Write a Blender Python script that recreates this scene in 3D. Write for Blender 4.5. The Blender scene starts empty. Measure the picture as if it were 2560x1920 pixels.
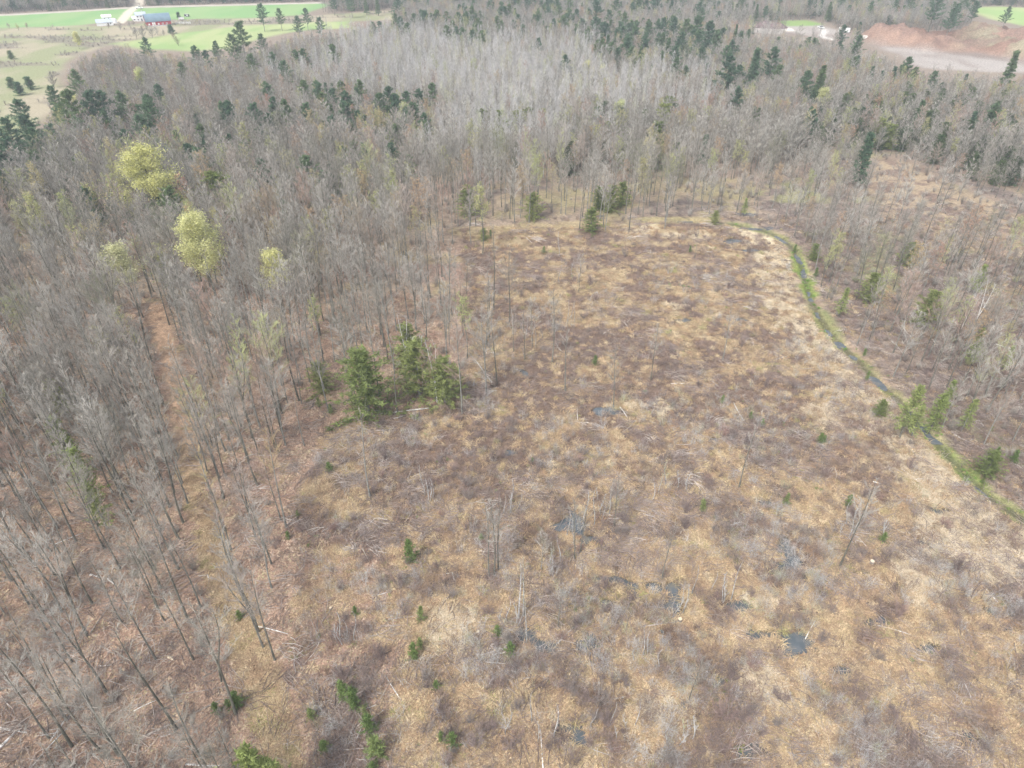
import bpy, math, random
import numpy as np
from mathutils import Vector

random.seed(11)
rng = np.random.default_rng(7)
S = bpy.context.scene
COL = S.collection
pi = math.pi

# ------------------------------------------------------------------ camera, sky, sun, exposure
CAM_H = 75.0
PITCH = math.radians(35.4)
FPX = 1494.8                                    # focal length in units of a 2212 px wide frame
cam = bpy.data.cameras.new('camera')
cam.sensor_fit = 'HORIZONTAL'
cam.angle = 2*math.atan(1106/FPX)
cam.clip_start = 1.0
cam.clip_end = 12000
cam_o = bpy.data.objects.new('camera', cam)
COL.objects.link(cam_o)
cam_o.location = (0, 0, CAM_H)
cam_o.rotation_euler = (pi/2 - PITCH, 0, 0)
S.camera = cam_o

SUN_EL, SUN_AZ = 52, 215                         # azimuth clockwise from +Y
world = bpy.data.worlds.new('World')
S.world = world
world.use_nodes = True
wn = world.node_tree
wn.nodes.clear()
w_out = wn.nodes.new('ShaderNodeOutputWorld')
w_bg = wn.nodes.new('ShaderNodeBackground')
w_hs = wn.nodes.new('ShaderNodeHueSaturation')
w_sky = wn.nodes.new('ShaderNodeTexSky')
w_sky.sky_type = 'NISHITA'
w_sky.sun_disc = False
w_sky.sun_elevation = math.radians(SUN_EL)
w_sky.sun_rotation = math.radians(SUN_AZ)
w_sky.air_density = 1.0
w_sky.dust_density = 3.0
w_hs.inputs['Saturation'].default_value = 0.45
w_bg.inputs['Strength'].default_value = 0.15
wn.links.new(w_sky.outputs[0], w_hs.inputs['Color'])
wn.links.new(w_hs.outputs[0], w_bg.inputs['Color'])
wn.links.new(w_bg.outputs[0], w_out.inputs['Surface'])

sun = bpy.data.lights.new('sun', 'SUN')
sun.energy = 1.5
sun.angle = math.radians(10)
sun.color = (1.0, 0.975, 0.94)
sun_o = bpy.data.objects.new('sun', sun)
COL.objects.link(sun_o)
az, el = math.radians(SUN_AZ), math.radians(SUN_EL)
sdir = Vector((math.sin(az)*math.cos(el), math.cos(az)*math.cos(el), math.sin(el)))
sun_o.rotation_euler = sdir.to_track_quat('Z', 'Y').to_euler()
sun_o.location = sdir*300

S.view_settings.view_transform = 'Standard'
S.view_settings.look = 'None'
S.view_settings.exposure = 1.0
S.view_settings.gamma = 1.0
S.view_settings.use_curve_mapping = False
try:
    S.cycles.max_bounces = 5
    S.cycles.diffuse_bounces = 4
    S.cycles.glossy_bounces = 2
    S.cycles.transmission_bounces = 2
    S.cycles.transparent_max_bounces = 4
    S.cycles.volume_bounces = 0
except Exception:
    pass

# ------------------------------------------------------------------ measuring the place
CP, SP = math.cos(PITCH), math.sin(PITCH)


def ray(px, py):
    a = (np.asarray(px, float)-1106)/FPX
    b = -(np.asarray(py, float)-829.5)/FPX
    return a, CP + b*SP, -SP + b*CP


def G(px, py, z=0.0):
    """ground point seen at a photo position (2212 x 1659 units)"""
    dx, dy, dz = ray(px, py)
    t = (z-CAM_H)/dz
    return dx*t, dy*t


def proj(x, y, z):
    x = np.asarray(x, float); y = np.asarray(y, float); z = np.asarray(z, float)-CAM_H
    d = y*CP - z*SP
    d = np.where(d < 1e-3, 1e-3, d)
    u = y*SP + z*CP
    return 1106 + FPX*x/d, 829.5 - FPX*u/d


def W(pts, z=0.0):
    return np.array([[float(c) for c in G(p[0], p[1], z)] for p in pts])


NT = rng.random((256, 256))


def vnoise(x, y, seed=0):
    x = np.asarray(x, float) + seed*37.17
    y = np.asarray(y, float) + seed*91.73
    xi = np.floor(x).astype(int); yi = np.floor(y).astype(int)
    fx = x-xi; fy = y-yi
    fx = fx*fx*(3-2*fx); fy = fy*fy*(3-2*fy)
    a = NT[xi & 255, yi & 255]; b = NT[(xi+1) & 255, yi & 255]
    c = NT[xi & 255, (yi+1) & 255]; d = NT[(xi+1) & 255, (yi+1) & 255]
    return (a*(1-fx)+b*fx)*(1-fy) + (c*(1-fx)+d*fx)*fy


def fbm(x, y, s, oct=4, seed=0):
    t = 0; amp = 1; tot = 0
    x = np.asarray(x, float)/s; y = np.asarray(y, float)/s
    for o in range(oct):
        t = t + amp*vnoise(x, y, seed+o*5)
        tot += amp; amp *= 0.5; x = x*2.03; y = y*2.03
    return t/tot                                 # about 0.2 .. 0.8


def sst(a, b, v):
    t = np.clip((v-a)/(b-a), 0, 1)
    return t*t*(3-2*t)


def sdist(poly, x, y):
    x = np.asarray(x, float); y = np.asarray(y, float)
    best = np.full(x.shape, 1e18); inside = np.zeros(x.shape, bool)
    n = len(poly)
    for i in range(n):
        x1, y1 = poly[i]; x2, y2 = poly[(i+1) % n]
        ex, ey = x2-x1, y2-y1
        t = np.clip(((x-x1)*ex+(y-y1)*ey)/(ex*ex+ey*ey+1e-12), 0, 1)
        best = np.minimum(best, (x-x1-t*ex)**2+(y-y1-t*ey)**2)
        c = (y1 > y) != (y2 > y)
        with np.errstate(divide='ignore', invalid='ignore'):
            xx = x1 + (y-y1)*ex/(ey if ey != 0 else 1e-12)
        inside ^= c & (x < xx)
    d = np.sqrt(best)
    return np.where(inside, -d, d)


def ldist(line, x, y):
    """distance to a polyline and position along it (0..n-1)"""
    x = np.asarray(x, float); y = np.asarray(y, float)
    best = np.full(x.shape, 1e18); pos = np.zeros(x.shape)
    for i in range(len(line)-1):
        x1, y1 = line[i]; x2, y2 = line[i+1]
        ex, ey = x2-x1, y2-y1
        t = np.clip(((x-x1)*ex+(y-y1)*ey)/(ex*ex+ey*ey+1e-12), 0, 1)
        q = (x-x1-t*ex)**2+(y-y1-t*ey)**2
        m = q < best
        best = np.where(m, q, best); pos = np.where(m, i+t, pos)
    return np.sqrt(best), pos


def smooth_line(pts, n=3):
    p = [tuple(q) for q in pts]
    for _ in range(n):
        o = [p[0]]
        for a, b in zip(p[:-1], p[1:]):
            o.append((a[0]*.75+b[0]*.25, a[1]*.75+b[1]*.25))
            o.append((a[0]*.25+b[0]*.75, a[1]*.25+b[1]*.75))
        o.append(p[-1]); p = o
    return np.array(p)


P_CLEAR = [(985, 495), (1120, 488), (1250, 486), (1400, 480), (1500, 478), (1600, 492), (1680, 515), (1712, 560), (1728, 630),
           (1790, 725), (1890, 825), (1995, 935), (2100, 1050), (2230, 1145), (2500, 1350), (2900, 1750), (2900, 2100), (640, 2100),
           (690, 1659), (640, 1480), (618, 1370), (630, 1230), (640, 1080), (700, 930), (780, 890), (960, 875), (1010, 800), (1010, 700), (1000, 600)]
P_RIGHT = [(1480, 470), (1600, 482), (1700, 505), (1745, 560), (1760, 640), (1830, 730), (1930, 830), (2030, 930), (2130, 1040),
           (2240, 1120), (2900, 1700), (3000, 700), (2300, 430), (2100, 395), (1950, 330), (1800, 330), (1640, 385), (1500, 400)]
P_OPEN2 = [(1865, 335), (1960, 348), (2080, 410), (2212, 455), (2420, 530), (2420, 640), (2212, 560), (2050, 540), (1930, 490), (1850, 400)]
P_BACK = [(985, 490), (1120, 480), (1250, 478), (1400, 472), (1500, 470), (1640, 470), (1640, 385), (1500, 385), (1300, 372), (1000, 410)]
P_BEIGE = [(-300, 62), (0, 62), (176, 55), (260, 56), (387, 45), (560, 40), (700, 33), (840, 22), (870, 40), (756, 46), (527, 56), (316, 83),
           (243, 95), (180, 112), (130, 150), (160, 190), (110, 230), (60, 290), (-300, 340)]
P_FG1 = [(-300, 44), (0, 34), (299, 18), (710, 7), (712, 12), (650, 33), (560, 38), (387, 42), (260, 45), (176, 54), (0, 61), (-300, 66)]
P_FG2 = [(243, 95), (316, 83), (387, 72), (527, 56), (668, 49), (756, 46), (756, 60), (650, 67), (560, 84), (490, 105), (404, 110), (302, 107)]
P_DIRT = [(1550, 58), (1640, 54), (1700, 56), (1770, 53), (1815, 66), (1850, 74), (1900, 90), (1985, 104), (2060, 104), (2212, 118), (2400, 136), (2400, 160), (2212, 158), (2040, 150), (1965, 143), (1935, 118), (1870, 96), (1840, 84), (1770, 80), (1600, 68)]
P_BERM = [(1846, 79), (1909, 70), (1975, 69), (2058, 70), (2108, 66), (2165, 66), (2212, 74), (2400, 82), (2400, 142), (2212, 130), (2141, 119), (2108, 112), (2042, 114), (1985, 112), (1959, 104), (1899, 100), (1863, 92)]
P_QGREEN = [(1690, 47), (1740, 44), (1790, 53), (1760, 56), (1700, 56)]
P_FG3 = [(2088, 18), (2155, 14), (2212, 17), (2400, 19), (2400, 60), (2212, 56), (2140, 41), (2105, 28)]
P_FG4 = [(1165, -2), (1230, -3), (1225, 5), (1180, 5)]
W_CLEAR, W_RIGHT, W_OPEN2, W_BACK = W(P_CLEAR), W(P_RIGHT), W(P_OPEN2), W(P_BACK)
W_BEIGE, W_FG1, W_FG2, W_DIRT, W_BERM, W_QG, W_FG3, W_FG4 = (W(p) for p in (P_BEIGE, P_FG1, P_FG2, P_DIRT, P_BERM, P_QGREEN, P_FG3, P_FG4))
TRAIL = smooth_line(W([(640, 1900), (610, 1640), (575, 1500), (533, 1380), (492, 1280), (455, 1150), (427, 1050), (407, 950), (390, 870), (372, 800), (350, 720), (338, 660)]))
DITCH = smooth_line(W([(2600, 1420), (2260, 1155), (2175, 1100), (2120, 1062), (2060, 1000), (2000, 930), (1960, 885), (1900, 830), (1855, 780), (1800, 730), (1765, 680), (1742, 620), (1728, 560), (1692, 512), (1610, 489), (1520, 478), (1400, 478)]))
TRACK = smooth_line(W([(990, 500), (1120, 492), (1250, 484), (1400, 478), (1520, 476)]))
ROAD = smooth_line(W([(-500, 50), (-35, 35), (140, 26), (292, 16), (420, 13), (703, 6)]))
DRIVE = smooth_line(W([(304, -6), (299, 13), (280, 24), (273, 34), (258, 50)]))
QTRACK = smooth_line(W([(1773, 62), (1782, 66), (1778, 74), (1772, 79), (1800, 86)]))
PUDDLES = [(1455, 1285, 1.0, 2.2), (1462, 1325, 1.4, 1.2), (1601, 1306, 1.8, 1.0), (1698, 1190, 1.3, 3.2), (1690, 1215, 2.2, 0.8), (1727, 1391, 2.0, 1.6), (1323, 1252, 2.6, 0.7),
           (1623, 1628, 2.6, 1.2), (1410, 1265, 1.2, 1.3), (1310, 1300, 0.9, 1.2), (1240, 1130, 2.4, 2.2), (1205, 1135, 1.6, 0.8), (1275, 1165, 2.0, 1.2), (1130, 805, 0.9, 1.6),
           (1305, 885, 2.6, 1.2), (1650, 1085, 0.9, 0.7), (1545, 950, 1.0, 0.7), (1420, 1360, 1.0, 0.6), (1265, 1385, 1.7, 1.2), (1185, 1395, 1.6, 0.9), (1135, 1370, 1.3, 1.2), (1370, 1275, 0.8, 1.5),
           (1225, 1310, 1.0, 0.6), (1640, 1370, 2.2, 0.8), (1890, 1340, 1.2, 0.9), (1475, 690, 1.6, 0.8), (1600, 690, 1.0, 0.7), (2030, 1105, 2.2, 1.2), (1990, 1170, 0.9, 0.8), (1440, 1000, 1.0, 0.6), (1100, 975, 1.1, 0.8),
           (1580, 520, 3.0, 1.5), (1620, 540, 2.0, 1.2), (1605, 462, 4.0, 1.6), (1640, 492, 5.0, 1.4), (1300, 465, 2.0, 1.0), (1230, 1570, 1.4, 0.9), (1560, 1470, 0.9, 0.7), (1930, 1520, 1.2, 0.8), (1480, 1520, 1.0, 0.8), (1250, 1600, 1.1, 0.9),
           (1820, 1450, 1.3, 0.8), (2080, 1600, 1.4, 1.0), (2000, 1400, 1.0, 0.7)]
PUD = [tuple(float(c) for c in G(p[0], p[1])) + (p[2], p[3]) for p in PUDDLES]
WATER_Z = -0.28


def wet(x, y):
    px, py = proj(x, y, 0)
    return sst(1000, 1250, px)*sst(900, 1250, py)


def hz(x, y):
    x = np.asarray(x, float); y = np.asarray(y, float)
    z = 0.28*(fbm(x, y, 9, 3, 1)-0.5) + 0.10*(fbm(x, y, 1.7, 2, 2)-0.5)
    z = z*sst(600, 300, y) + 0.06
    near = y < 330
    w = wet(x, y)
    z = z - w*(0.18*(fbm(x, y, 5.5, 3, 4) > 0.56)*(fbm(x, y, 5.5, 3, 4)-0.56)*14*0.4)
    wob = 0.5*(fbm(x, y, 1.6, 2, 8)-0.5)
    for (a, b, rx, ry) in PUD:
        q = np.sqrt(((x-a)/rx)**2+((y-b)/ry)**2)/1.02 + wob*2.8
        z = np.where(near, z - 0.55*sst(1.35, 0.6, q), z)
    d, _ = ldist(DITCH, x, y)
    d = d + 1.6*(fbm(x, y, 3.0, 3, 9)-0.5)
    z = z + 0.25*np.exp(-((d-2.6)/1.2)**2) - (0.12+0.85*sst(.49, .60, fbm(x, y, 5, 2, 19)))*sst(0.95, 0.3, d)
    # the spoil bank and the pit floor of the quarry
    db = sdist(W_BERM, x, y)
    z = z + 4.8*sst(2, -12, db)*(0.35+1.3*sst(.3, .7, fbm(x, y, 20, 4, 12)))*(0.6+0.8*fbm(x, y, 6, 3, 13))
    return z


def h1(x, y):
    return float(hz(np.array([x]), np.array([y]))[0])


# ------------------------------------------------------------------ materials
def newmat(name):
    m = bpy.data.materials.new(name)
    m.use_nodes = True
    nt = m.node_tree
    b = nt.nodes['Principled BSDF']
    b.inputs['Roughness'].default_value = 0.85
    b.inputs['Specular IOR Level'].default_value = 0.15
    return m, nt, b


def ramp(nt, stops, interp='LINEAR'):
    r = nt.nodes.new('ShaderNodeValToRGB')
    r.color_ramp.interpolation = interp
    el = r.color_ramp.elements
    while len(el) < len(stops):
        el.new(0.5)
    for e, (p, c) in zip(el, stops):
        e.position = p; e.color = (*c, 1)
    return r


def random_mat(name, stops, rough=0.85, translucent=0.0, noise=0.35, nscale=3.0, interp='LINEAR', coord='Object', drift=0):
    """base colour drawn for each object from a ramp, mottled by a fine noise"""
    m, nt, b = newmat(name)
    oi = nt.nodes.new('ShaderNodeObjectInfo')
    r = ramp(nt, stops, interp)
    if drift:
        dn = nt.nodes.new('ShaderNodeTexNoise'); dn.inputs['Scale'].default_value = 1/drift; dn.inputs['Detail'].default_value = 2
        nt.links.new(oi.outputs['Location'], dn.inputs['Vector'])
        d1 = nt.nodes.new('ShaderNodeMapRange')
        d1.inputs[1].default_value = .28; d1.inputs[2].default_value = .72; d1.inputs[3].default_value = -.15; d1.inputs[4].default_value = .75 if drift > 10 else .35
        nt.links.new(dn.outputs[0], d1.inputs[0])
        d2 = nt.nodes.new('ShaderNodeMath'); d2.operation = 'MULTIPLY_ADD'
        d2.inputs[1].default_value = .5 if drift > 10 else .85
        nt.links.new(oi.outputs['Random'], d2.inputs[0]); nt.links.new(d1.outputs[0], d2.inputs[2])
        nt.links.new(d2.outputs[0], r.inputs[0])
    else:
        nt.links.new(oi.outputs['Random'], r.inputs[0])
    tc = nt.nodes.new('ShaderNodeTexCoord')
    n = nt.nodes.new('ShaderNodeTexNoise')
    n.inputs['Scale'].default_value = nscale
    n.inputs['Detail'].default_value = 2
    nt.links.new(tc.outputs[coord], n.inputs['Vector'])
    mr = nt.nodes.new('ShaderNodeMapRange')
    mr.inputs[1].default_value = 0.3; mr.inputs[2].default_value = 0.7
    mr.inputs[3].default_value = 1-noise; mr.inputs[4].default_value = 1+noise
    nt.links.new(n.outputs[0], mr.inputs[0])
    mx = nt.nodes.new('ShaderNodeVectorMath'); mx.operation = 'SCALE'
    nt.links.new(r.outputs[0], mx.inputs[0]); nt.links.new(mr.outputs[0], mx.inputs['Scale'])
    nt.links.new(mx.outputs[0], b.inputs['Base Color'])
    b.inputs['Roughness'].default_value = rough
    if translucent:
        out = nt.nodes['Material Output']
        tr = nt.nodes.new('ShaderNodeBsdfTranslucent')
        nt.links.new(mx.outputs[0], tr.inputs['Color'])
        ms = nt.nodes.new('ShaderNodeMixShader')
        ms.inputs[0].default_value = translucent
        nt.links.new(b.outputs[0], ms.inputs[1]); nt.links.new(tr.outputs[0], ms.inputs[2])
        nt.links.new(ms.outputs[0], out.inputs['Surface'])
    return m


def plain_mat(name, c, rough=0.7, noise=0.15, nscale=2.0):
    return random_mat(name, [(0, c), (1, c)], rough, 0, noise, nscale)


M_BARK = random_mat('grey_bark', [(0, (.13, .125, .10)), (.5, (.185, .178, .148)), (1, (.27, .262, .235))], nscale=1.2)
M_TWIG = random_mat('bare_twigs', [(0, (.31, .315, .19)), (.1, (.24, .23, .18)), (.25, (.355, .33, .285)), (.4, (.26, .24, .205)), (.55, (.44, .415, .37)), (.68, (.31, .28, .24)), (.78, (.40, .37, .33)), (.86, (.40, .275, .22)), (.92, (.34, .29, .23)), (.97, (.44, .33, .19)), (1, (.41, .42, .21))], nscale=.5, drift=26)
M_TWIG_P = random_mat('pale_twigs', [(0, (.41, .39, .365)), (.35, (.54, .525, .505)), (.6, (.45, .43, .41)), (.8, (.51, .495, .465)), (.9, (.48, .49, .30)), (1, (.45, .37, .325))], nscale=.4)
M_BARK_P = random_mat('pale_bark', [(0, (.34, .33, .305)), (1, (.50, .49, .465))], nscale=1.5, noise=.45)
M_TWIG_R = random_mat('purple_brown_twigs', [(0, (.21, .165, .15)), (.5, (.28, .215, .195)), (.8, (.27, .24, .215)), (1, (.33, .215, .185))], nscale=1.0)
M_PINE = random_mat('pine_needles', [(0, (.10, .165, .10)), (.4, (.125, .20, .115)), (.75, (.155, .225, .115)), (1, (.18, .24, .11))], translucent=.4, noise=.5, nscale=.9)
M_HEML = random_mat('hemlock_needles', [(0, (.22, .27, .10)), (.5, (.28, .33, .12)), (1, (.34, .37, .15))], translucent=.5, noise=.45, nscale=1.1)
M_BUD = random_mat('opening_buds', [(0, (.46, .44, .20)), (.35, (.40, .43, .19)), (.55, (.47, .36, .20)), (.75, (.45, .27, .20)), (1, (.50, .47, .26))], translucent=.3, noise=.3, nscale=.6)
M_SAPL = random_mat('sapling_needles', [(0, (.20, .28, .10)), (.6, (.25, .33, .12)), (1, (.33, .37, .16))], translucent=.5, noise=.5, nscale=3)
M_LARCH = random_mat('fresh_yellow_needles', [(0, (.27, .33, .11)), (1, (.34, .38, .15))], translucent=.35, noise=.35, nscale=1)
M_LEAF = random_mat('spring_leaves', [(0, (.58, .57, .25)), (.5, (.64, .62, .31)), (1, (.57, .585, .29))], translucent=.4, noise=.3, nscale=.7)
M_LEAF_P = random_mat('pale_spring_leaves', [(0, (.50, .51, .24)), (.5, (.54, .53, .31)), (1, (.47, .50, .25))], translucent=.35, noise=.3, nscale=.7)
M_STRAW = random_mat('dead_straw', [(0, (.36, .33, .15)), (.1, (.42, .32, .18)), (.25, (.57, .45, .275)), (.4, (.35, .235, .15)), (.55, (.61, .495, .32)), (.68, (.41, .275, .17)), (.8, (.53, .395, .24)), (1, (.31, .215, .145))], noise=.45, nscale=4, translucent=.12, drift=5)
M_PALE = random_mat('bleached_grass', [(0, (.58, .49, .35)), (.6, (.66, .57, .43)), (1, (.52, .41, .26))], noise=.25, nscale=1.5, translucent=.15)
M_HEMD = random_mat('dark_hemlock_needles', [(0, (.095, .145, .07)), (.6, (.125, .175, .08)), (1, (.16, .205, .085))], translucent=.35, noise=.45, nscale=1.1)
M_BRACK = random_mat('brown_weeds', [(0, (.21, .145, .11)), (.4, (.31, .215, .155)), (.7, (.24, .18, .145)), (1, (.38, .285, .19))], noise=.3, nscale=1.5, drift=6)
M_STICK = random_mat('cut_sticks', [(0, (.16, .125, .11)), (.35, (.31, .25, .215)), (.55, (.23, .17, .145)), (.8, (.40, .345, .30)), (.92, (.28, .23, .20)), (1, (.58, .53, .48))], noise=.3, nscale=2)
M_GREEN = random_mat('green_sprouts', [(0, (.17, .25, .07)), (.4, (.25, .30, .10)), (.7, (.36, .35, .15)), (1, (.44, .38, .19))], noise=.3, nscale=2, translucent=.2)
M_LOG = random_mat('weathered_log', [(0, (.26, .225, .19)), (.5, (.36, .32, .28)), (1, (.30, .23, .18))], noise=.35, nscale=2)
M_BIRCH = random_mat('white_birch_log', [(0, (.62, .60, .56)), (1, (.72, .70, .67))], noise=.3, nscale=2.5)
M_CUT = random_mat('fresh_cut_wood', [(0, (.62, .50, .34)), (1, (.70, .60, .45))], noise=.15, nscale=4)
M_LITTER = random_mat('fallen_leaves', [(0, (.33, .215, .155)), (.3, (.42, .295, .21)), (.6, (.27, .17, .125)), (.85, (.50, .38, .28)), (1, (.37, .31, .18))], noise=.3, nscale=2)
M_SOIL = random_mat('dark_soil', [(0, (.10, .08, .065)), (1, (.13, .10, .08))], noise=.4, nscale=2)

# ground: cover painted per vertex, alpha carries how rough the cover is
M_GROUND, nt, b = newmat('ground_cover')
at = nt.nodes.new('ShaderNodeAttribute'); at.attribute_name = 'cover'
geo = nt.nodes.new('ShaderNodeNewGeometry')


def gnoise(scale, detail, lo, hi):
    n = nt.nodes.new('ShaderNodeTexNoise')
    n.inputs['Scale'].default_value = scale; n.inputs['Detail'].default_value = detail
    nt.links.new(geo.outputs['Position'], n.inputs['Vector'])
    mr = nt.nodes.new('ShaderNodeMapRange')
    mr.inputs[1].default_value = .3; mr.inputs[2].default_value = .7
    mr.inputs[3].default_value = lo; mr.inputs[4].default_value = hi
    nt.links.new(n.outputs[0], mr.inputs[0])
    return n, mr


n1, r1 = gnoise(1.1, 4, .72, 1.28)
n2, r2 = gnoise(5.5, 3, .60, 1.40)
mm = nt.nodes.new('ShaderNodeMath'); mm.operation = 'MULTIPLY'
nt.links.new(r1.outputs[0], mm.inputs[0]); nt.links.new(r2.outputs[0], mm.inputs[1])
m1 = nt.nodes.new('ShaderNodeMix'); m1.data_type = 'FLOAT'
nt.links.new(at.outputs['Alpha'], m1.inputs[0]); m1.inputs[2].default_value = 1.0
nt.links.new(mm.outputs[0], m1.inputs[3])
sc = nt.nodes.new('ShaderNodeVectorMath'); sc.operation = 'SCALE'
nt.links.new(at.outputs['Color'], sc.inputs[0]); nt.links.new(m1.outputs[0], sc.inputs['Scale'])
nt.links.new(sc.outputs[0], b.inputs['Base Color'])
bp = nt.nodes.new('ShaderNodeBump'); bp.inputs['Strength'].default_value = .6; bp.inputs['Distance'].default_value = .15
nt.links.new(n2.outputs[0], bp.inputs['Height']); nt.links.new(bp.outputs[0], b.inputs['Normal'])
b.inputs['Roughness'].default_value = .95; b.inputs['Specular IOR Level'].default_value = .05

M_GREEN2 = random_mat('bright_moss_grass', [(0, (.14, .26, .06)), (.6, (.20, .31, .08)), (1, (.28, .34, .11))], noise=.3, nscale=2, translucent=.2)
M_WATER, nt, b = newmat('still_water')
wg = nt.nodes.new('ShaderNodeNewGeometry'); wnz = nt.nodes.new('ShaderNodeTexNoise')
wnz.inputs['Scale'].default_value = .9; wnz.inputs['Detail'].default_value = 4
nt.links.new(wg.outputs['Position'], wnz.inputs['Vector'])
wr = ramp(nt, [(.35, (.085, .10, .11)), (.55, (.12, .13, .135)), (.7, (.18, .165, .13))])
nt.links.new(wnz.outputs[0], wr.inputs[0]); nt.links.new(wr.outputs[0], b.inputs['Base Color'])
b.inputs['Roughness'].default_value = .06
b.inputs['Specular IOR Level'].default_value = .5


# ------------------------------------------------------------------ mesh builder
class MB:
    def __init__(s):
        s.v = []; s.f = []; s.m = []

    def tube(s, pts, rad, n=5, mi=0, cap=False):
        base = len(s.v); pts = [Vector(p) for p in pts]
        for i, p in enumerate(pts):
            d = (pts[min(i+1, len(pts)-1)]-pts[max(i-1, 0)]).normalized()
            a = Vector((1, 0, 0)) if abs(d.x) < .8 else Vector((0, 1, 0))
            u = d.cross(a).normalized(); w = d.cross(u)
            for k in range(n):
                t = 2*pi*k/n
                s.v.append(tuple(p + (u*math.cos(t)+w*math.sin(t))*rad[i]))
        for i in range(len(pts)-1):
            for k in range(n):
                k2 = (k+1) % n
                s.f.append((base+i*n+k, base+i*n+k2, base+(i+1)*n+k2, base+(i+1)*n+k)); s.m.append(mi)
        if cap:
            s.f.append(tuple(base+k for k in range(n))[::-1]); s.m.append(mi)
            e = base+(len(pts)-1)*n
            s.f.append(tuple(e+k for k in range(n))); s.m.append(mi)

    def spike(s, p0, p1, r, mi=0):
        p0 = Vector(p0); p1 = Vector(p1); d = (p1-p0).normalized()
        a = Vector((1, 0, 0)) if abs(d.x) < .8 else Vector((0, 1, 0))
        u = d.cross(a).normalized(); w = d.cross(u); b0 = len(s.v)
        for k in range(3):
            t = 2*pi*k/3
            s.v.append(tuple(p0 + (u*math.cos(t)+w*math.sin(t))*r))
        s.v.append(tuple(p1))
        for k in range(3):
            s.f.append((b0+k, b0+(k+1) % 3, b0+3)); s.m.append(mi)

    def blade(s, p0, p1, p2, w, side, mi=0):
        b0 = len(s.v); side = Vector(side)*w
        for p, k in ((p0, 1), (p1, .8)):
            s.v.append(tuple(Vector(p)-side*k)); s.v.append(tuple(Vector(p)+side*k))
        s.v.append(tuple(p2))
        s.f += [(b0, b0+1, b0+3, b0+2), (b0+2, b0+3, b0+4)]; s.m += [mi, mi]

    def quad(s, c, u, w, mi=0):
        b0 = len(s.v); c = Vector(c); u = Vector(u); w = Vector(w)
        s.v += [tuple(c-u-w), tuple(c+u-w), tuple(c+u+w), tuple(c-u+w)]
        s.f.append((b0, b0+1, b0+2, b0+3)); s.m.append(mi)

    def poly(s, pts, mi=0):
        b0 = len(s.v); s.v += [tuple(p) for p in pts]
        s.f.append(tuple(range(b0, b0+len(pts)))); s.m.append(mi)

    def box(s, c, d, mi=0):
        b0 = len(s.v); x, y, z = c; a, b_, e = d[0]/2, d[1]/2, d[2]/2
        for k in (-1, 1):
            for j in (-1, 1):
                for i in (-1, 1):
                    s.v.append((x+i*a, y+j*b_, z+k*e))
        for q in ((0, 2, 3, 1), (4, 5, 7, 6), (0, 1, 5, 4), (2, 6, 7, 3), (0, 4, 6, 2), (1, 3, 7, 5)):
            s.f.append(tuple(b0+i for i in q)); s.m.append(mi)

    def mesh(s, name, mats, smooth=False):
        me = bpy.data.meshes.new(name)
        me.from_pydata(s.v, [], s.f)
        for m in mats:
            me.materials.append(m)
        if len(mats) > 1:
            me.polygons.foreach_set('material_index', s.m)
        if smooth:
            me.polygons.foreach_set('use_smooth', [True]*len(s.f))
        me.update()
        return me


def join(parts):
    """parts: [(MB, material)] -> one MB and its material list"""
    o = MB(); mats = []
    for mb, mat in parts:
        if mat not in mats:
            mats.append(mat)
        k = mats.index(mat); b0 = len(o.v)
        o.v += mb.v; o.f += [tuple(i+b0 for i in f) for f in mb.f]; o.m += [k]*len(mb.f)
    return o, mats


def link(name, data, parent=None, loc=(0, 0, 0), rz=0, sc=1.0):
    o = bpy.data.objects.new(name, data)
    COL.objects.link(o)
    if parent:
        o.parent = parent
    o.location = loc; o.rotation_euler = (0, 0, rz)
    o.scale = (sc, sc, sc) if not isinstance(sc, tuple) else sc
    return o


def tag(o, label, cat, group=None):
    o['label'] = label; o['category'] = cat
    if group:
        o['group'] = group
    return o


def place_thing(name, parts, loc, rz=0, sc=1.0):
    """an Empty at the base, one mesh object per part"""
    e = link(name, None, None, loc, rz, sc)
    e.empty_display_size = .5
    for pn, me in parts:
        link(pn, me, e)
    return e


def rv(a, b):
    return random.uniform(a, b)


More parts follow.
